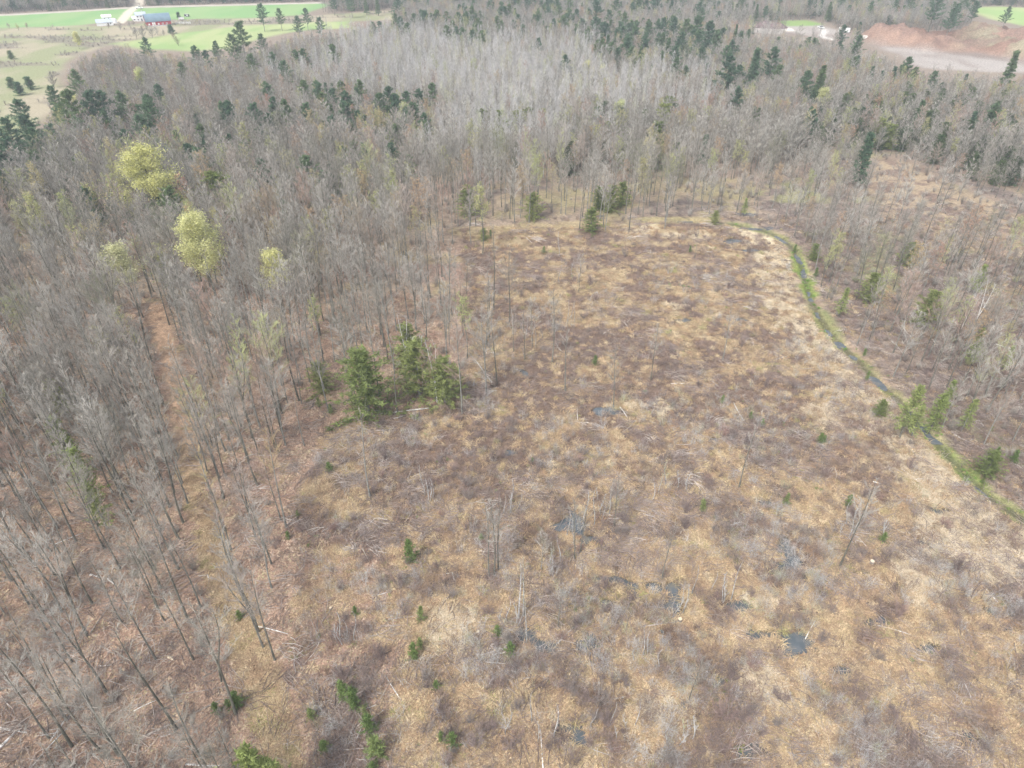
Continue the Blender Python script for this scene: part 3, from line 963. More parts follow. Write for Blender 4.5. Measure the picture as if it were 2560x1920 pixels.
# explicit evergreens: (kind, crown centre x, y in the photo, crown height in photo units)
EXP = [('juniper', 62, 178, 20), ('juniper', 22, 178, 16), ('juniper', 40, 190, 20), ('juniper', 22, 118, 12),
       ('pine', 170, 186, 40), ('pine', 122, 222, 42), ('pine', 52, 258, 50), ('pine', 135, 262, 40), ('pine', 158, 250, 65), ('pine', 205, 245, 58), ('pine', 228, 243, 55), ('pine', 270, 240, 50), ('pine', 330, 268, 62), ('pine', 312, 292, 55), ('pine', 345, 215, 20),
       ('pine', 30, 302, 55), ('pine', 62, 292, 50), ('pine', 85, 322, 55), ('pine', 118, 312, 50), ('pine', 8, 320, 55), ('pine', 28, 338, 45), ('pine', 78, 336, 45), ('pine', 6, 365, 60), ('pine', 32, 376, 48), ('pine', 85, 372, 55), ('pine', 60, 384, 36), ('pine', 8, 405, 50),
       ('hemlock', 70, 455, 60), ('spruce', 386, 318, 48), ('pine', 440, 306, 50), ('pine', 414, 352, 55), ('pine', 450, 338, 42), ('spruce', 500, 318, 40), ('pine', 350, 332, 42), ('pine', 366, 352, 44), ('pine', 500, 272, 28), ('pine', 488, 272, 30),
       ('hemlock', 357, 574, 50), ('hemlock', 466, 420, 95), ('spruce', 560, 368, 36),
       ('pine', 523, 88, 50), ('pine', 506, 112, 46), ('pine', 566, 98, 30), ('pine', 468, 115, 24), ('pine', 425, 126, 22), ('pine', 449, 136, 18), ('pine', 396, 164, 26), ('pine', 316, 106, 14), ('juniper', 368, 62, 22),
       ('pine', 605, 39, 22), ('pine', 662, 38, 22), ('pine', 644, 57, 20), ('pine', 692, 60, 22), ('pine', 566, 34, 30), ('pine', 720, 8, 20), ('pine', 758, 12, 24),
       ('pine', 720, 124, 36), ('pine', 545, 145, 24), ('pine', 590, 140, 26), ('pine', 640, 135, 20), ('pine', 658, 132, 18), ('pine', 616, 160, 20),
       ('pine', 860, 18, 32), ('spruce', 790, 10, 20), ('spruce', 815, 9, 22), ('pine', 895, 50, 20), ('pine', 920, 44, 20), ('pine', 945, 44, 20), ('pine', 965, 46, 22), ('pine', 990, 48, 22), ('pine', 1008, 46, 20), ('pine', 855, 50, 16),
       ('pine', 965, 78, 24), ('pine', 985, 82, 28), ('pine', 1000, 84, 24), ('pine', 1020, 88, 18), ('pine', 1040, 90, 16), ('pine', 880, 72, 20),
       ('pine', 1162, 108, 30), ('pine', 1220, 146, 34), ('pine', 1163, 45, 22), ('pine', 1100, 28, 22), ('pine', 1120, 52, 20), ('pine', 1075, 56, 20), ('spruce', 1045, 50, 20), ('pine', 1245, 40, 18), ('spruce', 1380, 10, 34), ('pine', 1418, 12, 34), ('pine', 1290, 30, 34), ('spruce', 1205, 18, 26), ('pine', 1330, 18, 28), ('spruce', 1450, 20, 26),
       ('pine', 1285, 64, 34), ('pine', 1270, 84, 30), ('pine', 1310, 76, 32), ('pine', 1340, 72, 32), ('pine', 1372, 70, 32), ('pine', 1400, 72, 34), ('pine', 1430, 68, 36), ('pine', 1455, 70, 40), ('pine', 1480, 74, 40), ('pine', 1505, 70, 44), ('pine', 1530, 84, 46), ('pine', 1545, 96, 38), ('pine', 1510, 100, 40), ('pine', 1470, 98, 36), ('pine', 1430, 98, 34), ('pine', 1390, 104, 34), ('pine', 1350, 110, 34), ('pine', 1320, 118, 34), ('pine', 1300, 110, 30), ('pine', 1360, 128, 30), ('pine', 1515, 128, 32),
       ('pine', 1572, 164, 58), ('spruce', 1630, 150, 62), ('pine', 1665, 142, 50), ('pine', 1740, 194, 50), ('spruce', 1770, 184, 54), ('pine', 1590, 224, 46), ('spruce', 2180, 156, 56), ('pine', 1958, 156, 38), ('spruce', 1815, 118, 26),
       ('pine', 2015, 36, 38), ('pine', 2060, 42, 30), ('pine', 2098, 44, 24), ('pine', 2170, 48, 22), ('pine', 2050, 60, 30),
       ('spruce', 1870, 336, 66), ('spruce', 2095, 275, 42), ('spruce', 1985, 250, 42), ('pine', 2140, 258, 36), ('hemlock', 1900, 282, 46), ('hemlock', 1925, 292, 40),
       ('hemlock', 1115, 262, 44), ('hemlock', 1142, 256, 44), ('hemlock', 1170, 258, 40), ('hemlock', 1098, 280, 44), ('hemlock', 1080, 272, 34), ('hemlock', 1040, 272, 30), ('hemlock', 1285, 270, 50), ('hemlock', 1310, 290, 50), ('hemlock', 1335, 280, 44), ('hemlock', 1350, 300, 50), ('hemlock', 1262, 285, 40), ('hemlock', 1435, 256, 60), ('hemlock', 1420, 292, 56), ('hemlock', 1445, 230, 40), ('hemlock', 1352, 336, 46), ('hemlock', 1410, 308, 44),
       ('pine', 845, 345, 50), ('pine', 865, 358, 44), ('pine', 885, 365, 44), ('hemlock', 838, 318, 52), ('pine', 790, 345, 48), ('pine', 765, 338, 46), ('pine', 740, 345, 40), ('hemlock', 755, 378, 42), ('hemlock', 735, 395, 40),
       ('pine', 750, 235, 48), ('hemlock', 752, 250, 50), ('pine', 720, 225, 44), ('pine', 700, 235, 46), ('pine', 840, 222, 46), ('pine', 855, 238, 46), ('pine', 880, 230, 44), ('pine', 905, 225, 40), ('pine', 935, 212, 30), ('pine', 820, 235, 40), ('pine', 660, 205, 40), ('pine', 690, 210, 44), ('pine', 620, 250, 46), ('hemlock', 600, 265, 46), ('pine', 665, 258, 40), ('pine', 780, 205, 36), ('pine', 580, 210, 36),
       ('hemlock', 1010, 428, 58), ('hemlock', 1152, 442, 52), ('hemlock', 1278, 472, 46), ('hemlock', 1320, 425, 50), ('hemlock', 1295, 425, 44), ('hemlock', 1345, 415, 44), ('hemlock', 1045, 505, 24),
       ('hemlock', 785, 818, 130), ('hemlock', 900, 790, 110), ('hemlock', 958, 815, 90), ('hemlock', 690, 810, 60), ('hemlock', 878, 740, 80),
       ('larch', 140, 955, 110), ('hemlock', 122, 850, 60), ('larch', 175, 1020, 110), ('larch', 205, 1085, 90), ('larch', 555, 1690, 120), ('larch', 600, 1700, 100),
       ('hemlock', 1886, 618, 54), ('hemlock', 2008, 660, 60), ('larch', 2118, 600, 55), ('larch', 2112, 745, 66), ('larch', 2180, 770, 45), ('larch', 1970, 880, 100), ('larch', 2030, 880, 80), ('larch', 2095, 892, 60), ('larch', 1822, 650, 56), ('larch', 2050, 850, 60), ('hemlock', 2140, 1000, 46), ('larch', 1985, 905, 60), ('hemlock', 1965, 545, 40), ('hemlock', 1760, 545, 30), ('hemlock', 1905, 880, 30), ('larch', 1610, 445, 34), ('hemlock', 1545, 470, 26)]
con_things = []
for kind, px, py, ch in EXP:
    H0 = CH[kind]
    # the crown's middle stands at about 0.6 of the height
    h = H0
    for _ in range(4):
        x, y = G(px, py, .6*h)
        sl = math.sqrt(x*x+y*y+(CAM_H-.6*h)**2)
        vis = .68 if kind in ('pine', 'spruce') else .95
        cosv = math.sqrt(x*x+y*y)/sl
        h = min(max(ch*sl/FPX/vis/max(cosv, .5), H0*(.25 if y < 260 or kind == 'juniper' else .72)), H0*1.35)
    con_things.append((kind, float(x), float(y), h/H0))


def zone(x, y):
    px, py = (float(q) for q in proj(x, y, 0))
    X = np.array([x]); Y = np.array([y])
    if sdist(W_CLEAR, X, Y)[0] < 0:
        return 'in the straw clearing'
    d = ldist(TRAIL, X, Y)[0][0]
    if py > 700:
        tx = np.interp(y, TRAIL[:, 1], TRAIL[:, 0]) if TRAIL[0, 1] < TRAIL[-1, 1] else 0
        if px < 1150:
            if d < 5:
                return ('at left edge' if x < tx else 'at right edge')+' of the trail'
            if x < tx:
                return ('near front, ' if py > 1250 else '') + ('well left of the trail' if d > 18 else 'just left of the trail')
            return 'between trail and clearing'
    if sdist(W_OPEN2, X, Y)[0] < 0:
        return 'on the slash strip beyond the ditch'
    if sdist(W_RIGHT, X, Y)[0] < 0:
        return ('beside the water ditch' if ldist(DITCH, X, Y)[0][0] < 7 else 'in slash right of the ditch')
    if py < 75:
        return 'near the red barn' if px < 520 else 'beside the far pasture' if px < 1000 else 'behind the far grey wood' if px < 1560 else 'behind the gravel pit'
    if py < 200:
        return 'by the old beige field' if px < 300 else 'below the light green field' if px < 700 else 'among the pale aspens' if px < 1230 else 'in the dark pine stand' if px < 1560 else 'in front of the gravel pit'
    if py < 520:
        return 'at the far left wood edge' if px < 420 else 'in the wood behind the leafing trees' if px < 700 else 'in the wood behind the clearing' if px < 1560 else 'in the dark wood at right'
    return 'in the left hardwoods' if px < 700 else 'at the back left of the clearing'


def sizeword(s, a=.8, b_=1.08):
    return 'small' if s < a else 'tall' if s > b_ else 'middle-sized'


for kind, x, y, s in con_things:
    v = random.choice(CON[kind])
    e = place_thing({'pine': 'pine_tree', 'spruce': 'spruce_tree', 'hemlock': 'hemlock_tree', 'juniper': 'juniper_bush', 'larch': 'larch_tree'}[kind],
                    [('trunk', v[2]), ('needles', v[3])], (x, y, h1(x, y)), rv(0, 6.28), (s*1.7, s*1.7, s) if kind == 'juniper' else (s*1.45, s*1.45, s) if kind == 'hemlock' else (s*1.02, s*1.02, s))
    want_label(e, '%s %s %s' % (sizeword(s), KWORD[kind], zone(x, y)), 'evergreen tree' if kind != 'juniper' else 'bush', 'evergreen trees', x, y, 8)

# ------------------------------------------------------------------ leafing trees
LEAFY = [('big', 326, 395, 104, 'large round tree in full yellow-green leaf above the other hardwoods', M_LEAF),
         ('big', 437, 540, 108, 'broad tree in fresh pale green leaf, right of the other two leafing crowns', M_LEAF),
         ('mid', 272, 588, 96, 'thinly leafed pale yellow-green tree left of the trail line', M_LEAF_P),
         ('mid', 594, 592, 88, 'narrow pale yellow-green tree with a long bare trunk, right of the leafing trees', M_LEAF),
         ('small', 303, 172, 36, 'bright yellow-green small tree at the far left wood edge', M_LEAF),
         ('small', 165, 225, 22, 'small yellow budding tree beside the old beige field', M_LEAF),
         ('small', 290, 728, 20, 'low yellow bush on the forest floor beside the trail', M_LEAF),
         ('small', 165, 83, 16, 'yellow budding bush in front of the beige field', M_LEAF),
         ('small', 872, 248, 34, 'pale yellow tree in front of the dark pines, centre back', M_LEAF_P),
         ('small', 1265, 152, 26, 'yellow-green thicket at the edge of the pale aspens', M_LEAF),
         ('small', 1300, 158, 24, 'second yellow-green thicket beside the pale aspens', M_LEAF),
         ('small', 1235, 155, 22, 'left end of the yellow-green thickets by the aspens', M_LEAF),
         ('small', 1022, 146, 24, 'yellowish budding tree among the pale aspens', M_LEAF_P),
         ('small', 1335, 245, 46, 'pale olive budding round tree behind the clearing', M_LEAF_P),
         ('small', 50, 470, 44, 'pale budding tree at the left edge of the wood', M_LEAF_P),
         ('small', 1775, 215, 40, 'pale yellow birch beside the spruces at right', M_LEAF_P),
         ('small', 545, 420, 40, 'pale green budding tree in the left hardwoods', M_LEAF_P)]
LM = {}
for sz, kw, per, ls, sp in (('big', dict(H=17, spread=.40, cs=.28, nprim=24, up=(8, 66), n2=8, n3=4, r0=.26), 20, .115, .7),
                            ('mid', dict(H=16, spread=.30, cs=.4, nprim=20, up=(20, 62), n2=7, n3=4), 14, .11, .6),
                            ('small', dict(H=8, spread=.34, cs=.2, nprim=18, up=(30, 65), n2=6, n3=3), 14, .11, .42)):
    LM[sz] = []
    for _ in range(2):
        t, c, tips = bare_tree(**kw)
        LM[sz].append((t, c, leaves_on(tips, per, ls, sp), kw['H']))
mcache = {}
leaf_xy = []
for i, (sz, px, py, ch, lab, mat) in enumerate(LEAFY):
    v = i % 2
    t, c, lv, H0 = LM[sz][v]
    h = H0
    for _ in range(3):
        x, y = G(px, py, .66*h)
        sl = math.sqrt(x*x+y*y+(CAM_H-.66*h)**2)
        h = min(max(ch*sl/FPX/.64, H0*.2), H0*1.4)
    key = (sz, v, mat.name)
    if key not in mcache:
        mcache[key] = (t.mesh('trunk', [M_BARK], True), c.mesh('branches', [M_TWIG]), lv.mesh('leaves', [mat]))
    a, b_, c_ = mcache[key]
    e = place_thing('leafing_tree', [('trunk', a), ('branches', b_), ('leaves', c_)], (float(x), float(y), h1(x, y)), rv(0, 6.28), h/H0)
    tag(e, lab, 'tree', 'trees coming into leaf')
    leaf_xy.append((float(x), float(y), 6.0 if sz == 'big' else 4.2 if sz == 'mid' else 2.8))

# ------------------------------------------------------------------ bare hardwoods
CLEAR_TREES = [(800, 1075, 1.0, 7, 'lone thin bare tree near the left clearing edge, below the long pale log'),
               (1060, 1247, .8, 4, 'left stem of three dark trunks in the middle of the clearing'), (1067, 1243, .85, 0, 'middle stem of three dark trunks in the middle of the clearing'), (1077, 1234, .8, 7, 'right stem of three dark trunks in the middle of the clearing'),
               (1206, 1356, .5, 7, 'thin short bare tree right of the pale twin stems in the clearing'),
               (1241, 1209, .75, 3, 'crooked leaning bare tree standing at a pool in the clearing'), (1254, 1195, .65, 7, 'slim bare tree just behind the crooked leaning one'),
               (1170, 1232, .45, 1, 'small purple-grey bare tree with a dark trunk in the clearing'),
               (1815, 1224, 1.02, 3, 'tall leaning grey tree alone on the right of the clearing'), (1596, 1055, .9, 7, 'faint thin bare tree alone in the middle right of the clearing'),
               (1060, 732, .9, 4, 'bare tree with a dark straight trunk at the top left of the clearing'), (1192, 785, .95, 0, 'tall pale bare tree in the upper left of the clearing'), (1220, 846, .95, 7, 'thin tall bare tree below the pale tall one in the clearing'),
               (1133, 777, .7, 7, 'slim bare tree beside the twiggy group in the upper left clearing'), (1149, 752, .65, 1, 'bushy bare tree in the twiggy group of the upper left clearing'), (1110, 760, .6, 0, 'short bare tree left in the twiggy group of the upper clearing'),
               (1405, 822, .75, 3, 'dark curved bare tree in the upper middle of the clearing'), (1325, 880, .8, 3, 'dark bare tree beside a heap of pale branches in the clearing'), (1560, 780, .75, 7, 'wispy bare tree in the upper right of the clearing'),
               (1487, 1512, .55, 3, 'leaning grey bare tree in the lower clearing among straw tufts'), (1430, 1252, .65, 7, 'wispy grey bare tree behind a pool in the lower clearing'), (1325, 1140, .6, 1, 'grey bare tree in the purple brush at the middle of the clearing'),
               (1500, 560, .5, 7, 'small wispy bare tree in the far middle of the clearing'), (1250, 630, .55, 1, 'small bushy bare tree in the far left of the clearing')]
PALE_CLEAR = [(1122, 1336, .7, 'left of two pale upright twin stems in the clearing'), (1131, 1331, .75, 'right of two pale upright twin stems in the clearing'), (1137, 1386, .55, 'pale split stem standing in dark water below the twin stems')]
ind = []                                           # (x, y, scale, variant, label or None, z-turn)
for px, py, s, v, lab in CLEAR_TREES:
    x, y = G(px, py); ind.append((float(x), float(y), s, v, lab))

for px, py, s, v in [(448, 1020, .95, 0), (466, 1085, .9, 4), (486, 1150, .95, 7), (508, 1225, .9, 4), (528, 1300, .95, 0), (556, 1372, 1.0, 4), (570, 1400, .95, 2), (592, 1425, .9, 4), (436, 955, .95, 1), (425, 900, .9, 4), (384, 985, .95, 0), (404, 1090, .9, 4), (395, 1045, .85, 7), (381, 1160, .75, 3), (500, 1190, .85, 0)]:
    x, y = G(px, py); ind.append((float(x), float(y), s, v, None))
xs, ys = jgrid(-620, 620, 22, 705, 3.15)
h0 = rng.uniform(.78, 1.18, xs.shape)*(1+.12*(fbm(xs, ys, 30, 2, 40)-.5))
h0 = h0*(1-.30*sst(170, 300, ys))
keep = framed(xs, ys, 0, 16, 200, 160)
xs, ys, h0 = xs[keep], ys[keep], h0[keep]
dens = np.ones(xs.shape)
dens *= .55 + .9*sst(.38, .56, fbm(xs, ys, 22, 3, 41))
dcx = sdist(W_CLEAR, xs, ys)
px, py = proj(xs, ys, 0)
dens = np.where(dcx < 1.0, np.where((dcx > -14) & (px < 1500) & (py < 900), .16*sst(-14, 0, dcx), 0), dens)
dr = sdist(W_RIGHT, xs, ys)
px, py = proj(xs, ys, 0)
dens = np.where(dr < 0, (.50+.35*sst(620, 800, py))*(.45+.55*sst(.3, .55, fbm(xs, ys, 16, 2, 42))), dens)
dens = np.where((px > 1740) & (py > 225) & (py < 430) & (dr > 0), .62, dens)
dens = np.where(sdist(W_BACK, xs, ys) < 0, .55, dens)
dens = np.where(sdist(W_OPEN2, xs, ys) < 1, .02, dens)
dens = np.where(ldist(DITCH, xs, ys)[0] < 2.6, 0, dens)
dens = np.where(ldist(TRACK, xs, ys)[0] < 2.6, .03, dens)
dens = np.where(ldist(TRAIL, xs, ys)[0] < 2.7, 0, dens)
dens = np.where(ldist(ROAD, xs, ys)[0] < 6, 0, dens)
dens = np.where(ldist(DRIVE, xs, ys)[0] < 6, 0, dens)
edge = sst(22, 4, sdist(W_CLEAR, xs, ys))
dens *= 1-.35*edge*(ys < 190)
for a, b_, r in leaf_xy:
    for back, q in ((0, 1.0), (r, .95), (2*r, .8)):
        g = math.hypot(a, b_)
        dens = np.where((xs-a*(1-back/g))**2+(ys-b_*(1-back/g))**2 < (q*r)**2, 0, dens)
for kind, a, b_, s in con_things:
    if kind != 'juniper' and not (a < -50 and b_ < 120):
        for back, r in ((0, 2.3*s), (2.6, 2.2*s), (5.0, 1.8*s)):
            g = math.hypot(a, b_)
            dens = np.where((xs-a*(1-back/g))**2+(ys-b_*(1-back/g))**2 < r*r, 0, dens)
px, py = proj(xs, ys, 0)
dens = np.where((px < 760) & (py > 620), dens*(1-.06*sst(620, 850, py)), dens)
# gap on the forest floor left of the trail top
gx, gy = G(335, 690)
dens = np.where((xs-gx)**2+(ys-gy)**2 < 30, .1, dens)
gx, gy = G(380, 500)
dens = np.where(((xs-gx)/5)**2+((ys-gy)/10)**2 < 1, .05, dens)
gx, gy = G(475, 268)
dens = np.where(((xs-gx)/9)**2+((ys-gy)/16)**2 < 1, .05, dens)
k = rng.random(xs.shape) < dens
xs, ys, h0 = xs[k], ys[k], h0[k]
k = ~open_view(xs, ys, 16*h0)
xs, ys, h0 = xs[k], ys[k], h0[k]
P_ASPEN = [(600, 190), (690, 140), (780, 105), (900, 95), (1050, 115), (1250, 125), (1330, 180), (1500, 215), (1540, 265), (1320, 270), (1200, 330), (1050, 372), (930, 350), (950, 290), (800, 250)]
px, py = proj(xs, ys, 0)
asp = rng.random(xs.shape) < .8*sst(45, -60, in_poly(P_ASPEN, px, py) + 130*(fbm(xs, ys, 20, 3, 44)-.5))
h0 = np.where(dr[:0].sum() if False else sdist(W_RIGHT, xs, ys) < 0, h0*.78, h0)
# which hundred show largest
sl = np.sqrt(xs**2+ys**2+(CAM_H-8)**2)
showing = framed(xs, ys, 5, 14, -12, -12)
big = np.where(showing, h0/sl, 0)
order = np.argsort(-big)
N_IND = 256
isind = np.zeros(xs.shape, bool); isind[order[:N_IND]] = True
print('bare trees', len(xs), 'nearest kept to', sl[order[N_IND-1]])
vv = rng.integers(0, 8, xs.shape)
vv = np.where((sdist(W_RIGHT, xs, ys) < 0) & (rng.random(xs.shape) < .6), rng.choice([4, 7, 0, 3], xs.shape), vv)
for i in np.nonzero(isind)[0]:
    ind.append((float(xs[i]), float(ys[i]), float(h0[i]), int(vv[i]), None))
for x, y, s, v, lab in ind:
    form, _, _, tm, cm = BARE[v]
    e = place_thing('bare_tree', [('trunk', tm), ('crown', cm)], (x, y, h1(x, y)), rv(0, 6.28), s)
    if lab:
        tag(e, lab, 'tree', 'leafless trees in the clearing')
    else:
        want_label(e, '%s %s tree %s' % (sizeword(s, .9, 1.05), form, zone(x, y)), 'tree', 'leafless hardwood trees', x, y, 0)
t, c, tips = bare_tree(H=15, spread=.07, cs=.2, nprim=22, n2=4, n3=3, up=(60, 80), r0=.12)
tm, cm = t.mesh('trunk', [M_BARK_P], True), c.mesh('crown', [M_TWIG_P])
for px_, py_, s, lab in PALE_CLEAR:
    x, y = G(px_, py_)
    e = place_thing('bare_tree', [('trunk', tm), ('crown', cm)], (float(x), float(y), h1(x, y)), rv(0, 6.28), s)
    tag(e, lab, 'tree', 'leafless trees in the clearing')
# thin young trees in small groups
YT = []
for kw in (dict(H=5.5, spread=.16, cs=.25, nprim=12, n2=6, n3=4, up=(50, 75), r0=.05, twig=.012), dict(H=4.5, spread=.22, cs=.2, nprim=12, n2=6, n3=5, up=(45, 70), r0=.045, twig=.012), dict(H=7, spread=.12, cs=.3, nprim=12, n2=6, n3=4, up=(55, 78), r0=.055, twig=.012)):
    t, c, tips = bare_tree(**kw)
    YT.append((t.mesh('trunk', [M_BARK_P], True), c.mesh('crown', [M_TWIG_R]), c.mesh('crown', [M_TWIG_P])))
for px_, py_, nn, rad, where in [(1100, 1100, 5, 40, 'above the three dark trunks'), (1255, 1150, 7, 45, 'round the large middle pool'), (1310, 1110, 5, 35, 'in the central brush'), (1440, 1060, 5, 40, 'in the middle right brush'), (1180, 1230, 4, 30, 'beside the purple-grey tree'), (1140, 740, 7, 40, 'in the upper left of the clearing'), (1210, 690, 5, 40, 'in the far left of the clearing'), (1105, 1350, 5, 25, 'round the dark twin-stem pool'),
                                    (1390, 1430, 4, 40, 'in the lower straw'), (1480, 1310, 5, 30, 'beside the long pool'), (1560, 1280, 4, 35, 'by the middle right pool'), (1190, 1590, 5, 50, 'at the bottom of the clearing'), (1340, 1560, 5, 50, 'in the lower right brush'), (1470, 1590, 4, 50, 'at the bottom right'), (1850, 1150, 6, 40, 'behind the tall leaning tree'), (1250, 600, 5, 50, 'at the back of the clearing'), (930, 1075, 5, 25, 'by the reddish shrub'), (750, 1385, 5, 30, 'in the weeds near the trail')]:
    for k in range(nn):
        x, y = (float(q) for q in G(px_+random.gauss(0, rad*.5), py_+random.gauss(0, rad*.4)))
        v = random.choice(YT); s = rv(.6, 1.1)
        e = place_thing('young_tree', [('trunk', v[0]), ('crown', v[random.choice((1, 2))])], (x, y, h1(x, y)), rv(0, 6.28), s)
        want_label(e, '%s thin young bare tree %s' % ('short' if s < .8 else 'taller', where), 'tree', 'thin young bare trees', x, y, 0)
# white birches that stand out
BIRCH = [(2075, 712, .62, 'left of two white-stemmed birches right of the ditch'), (2098, 720, .78, 'right of two white-stemmed birches right of the ditch'), (2160, 345, .8, 'white-stemmed birch in front of the dark wood at far right'),
         (2130, 365, .45, 'short leaning white birch at the foot of the dark wood'), (165, 605, .8, 'left white forked birch in the left hardwoods'), (195, 600, .8, 'right white birch in the left hardwoods'),
         (505, 245, .8, 'white leaning birch by the grassy gap in the far wood'), (380, 262, .7, 'leftmost white clump birch at the far gap'), (400, 265, .7, 'white clump birch right of the leftmost at the far gap'), (525, 350, .7, 'white birch behind the small dark spruce'),
         (880, 800, .8, 'white slim stem in front of the middle hemlocks, left'), (915, 845, .85, 'white slim stem in front of the middle hemlocks, centre'), (945, 872, .85, 'white slim stem beside the end of the long fallen log')]
t, c, tips = bare_tree(H=15, spread=.2, cs=.45, nprim=13, n2=4, n3=3, fork=True, lean=.08)
bm = (t.mesh('trunk', [M_BIRCH], True), c.mesh('crown', [M_TWIG_P]))
for px_, py_, s, lab in BIRCH:
    x, y = G(px_, py_)
    e = place_thing('birch_tree', [('trunk', bm[0]), ('crown', bm[1])], (float(x), float(y), h1(x, y)), rv(0, 6.28), s)
    tag(e, lab, 'tree', 'white-stemmed birches')

rest = ~isind
near_r = rest & ~asp & (sl < 235)
far_r = rest & ~asp & (sl >= 235)
asp_r = rest & asp


def combo(lst):
    out = []
    for t, c, mt, mc in lst:
        mb, mats = join([(t, mt), (c, mc)])
        out.append(mb.mesh('tree', mats))
    return out


BUDDY = []
for kw in (dict(H=15, spread=.27, cs=.35, nprim=18, n2=6, n3=6), dict(H=16, spread=.22, cs=.4, nprim=18, n2=6, n3=6, fork=True)):
    t, c, tips = bare_tree(**kw)
    lv = leaves_on(tips, 3, .085, .2)
    mb, mats = join([(t, M_BARK), (c, M_TWIG), (lv, M_BUD)])
    BUDDY.append(mb.mesh('tree', mats))
src = source_collection('hardwood', combo([(b[1], b[2], M_BARK, M_TWIG) for b in BARE])+BUDDY)
zz = hz(xs, ys)


def sc_mask(name, src, m, nvar, lab, cat='wood', smul=1.0):
    n = int(m.sum())
    scatter(name, src, np.stack([xs[m], ys[m], zz[m]], 1), rng.uniform(0, 6.28, n), h0[m]*smul, np.where(rng.random(n) < .09, nvar+rng.integers(0, 2, n), rng.integers(0, nvar, n)) if nvar != 3 else rng.integers(0, 3, n), lab, cat)


sc_mask('bare_hardwood_forest', src, near_r, 8, 'grey leafless hardwoods beyond the nearest trees, ringing the clearing', 'forest')
src = source_collection('far_hardwood', combo([(t, c, M_BARK, M_TWIG) for t, c in FARB])+BUDDY)
sc_mask('far_hardwood_forest', src, far_r, 4, 'hazy mass of grey leafless hardwoods in the distance', 'forest')
src = source_collection('aspen', combo([(t, c, M_BARK_P, M_TWIG_P) for t, c in ASP]))
sc_mask('pale_aspen_stand', src, asp_r, 3, 'pale grey dense aspen stand in the middle distance', 'forest')
# extra aspens: the stand is closer than the hardwoods
ax, ay = jgrid(-200, 330, 150, 480, 2.6)
px, py = proj(ax, ay, 0)
k = rng.random(ax.shape) < .65*sst(45, -60, in_poly(P_ASPEN, px, py) + 130*(fbm(ax, ay, 20, 3, 44)-.5))
ax, ay = ax[k], ay[k]; n = len(ax)
scatter('pale_aspen_thicket', src, np.stack([ax, ay, hz(ax, ay)], 1), rng.uniform(0, 6.28, n), rng.uniform(.6, 1.0, n), rng.integers(0, 3, n), 'pale upright young aspens filling the middle distance', 'forest')
# distant evergreens past the three hundred nearest
ex, ey = jgrid(-560, 620, 170, 700, 6.5)
px, py = proj(ex, ey, 0)
cd = .36*sst(.5, .62, fbm(ex, ey, 40, 3, 50)) + .03
cd = np.where((px > 1740) & (py > 240) & (py < 430), .85, cd)
cd = np.where((px > 560) & (px < 980) & (py > 200) & (py < 350), .42, cd)
cd = np.where((px > 1060) & (px < 1480) & (py > 280) & (py < 400), .42, cd)
cd = np.where((px < 160) & (py > 290) & (py < 470), .4, cd)
cd = np.where((px > 1240) & (px < 1590) & (py > 85) & (py < 180), .5, cd)
cd = np.where((px > 330) & (px < 520) & (py > 300) & (py < 400), .2, cd)
cd = np.where((py < 52) & (px > 1000), .48, cd)
cd = np.where((py < 20) & (px < 1000), .5, cd)
cd = np.where(in_poly(P_ASPEN, px, py) < 0, .0, cd)
cd = np.where((px < 700) & (py > 60) & (py < 285), .012, cd)
cd = np.where((px > 900) & (px < 1740) & (py > 385), 0, cd)
cd = np.where((sdist(W_RIGHT, ex, ey) < 0) | (sdist(W_BACK, ex, ey) < 0) | (sdist(W_CLEAR, ex, ey) < 2) | (sdist(W_OPEN2, ex, ey) < 1), 0, cd)
k = (rng.random(ex.shape) < cd) & framed(ex, ey, 0, 18, 150, 60)
ex, ey = ex[k], ey[k]
es = rng.uniform(.5, .85, ex.shape)
k = ~open_view(ex, ey, 17*es) & (ldist(ROAD, ex, ey)[0] > 6) & (ldist(DRIVE, ex, ey)[0] > 7)
ex, ey, es = ex[k], ey[k], es[k]
src = source_collection('evergreen', combo([(v[0], v[1], M_BARK, M_HEMD if kk_ == 'hemlock' else v[4]) for kk_ in ('pine', 'spruce', 'hemlock') for v in CON[kk_]]))
px, py = proj(ex, ey, 0)
pk = np.where(((px > 1740) & (py > 225)) | ((px > 1060) & (px < 1480) & (py > 270)), rng.integers(7, 10, ex.shape), rng.choice([0, 1, 2, 3, 4, 5, 6, 8], ex.shape))
scatter('distant_evergreens', src, np.stack([ex, ey, hz(ex, ey)], 1), rng.uniform(0, 6.28, len(ex)), es, pk, 'dark evergreens mixed through the distant wood', 'forest')
print('conifers', len(con_things), 'distant', len(ex))

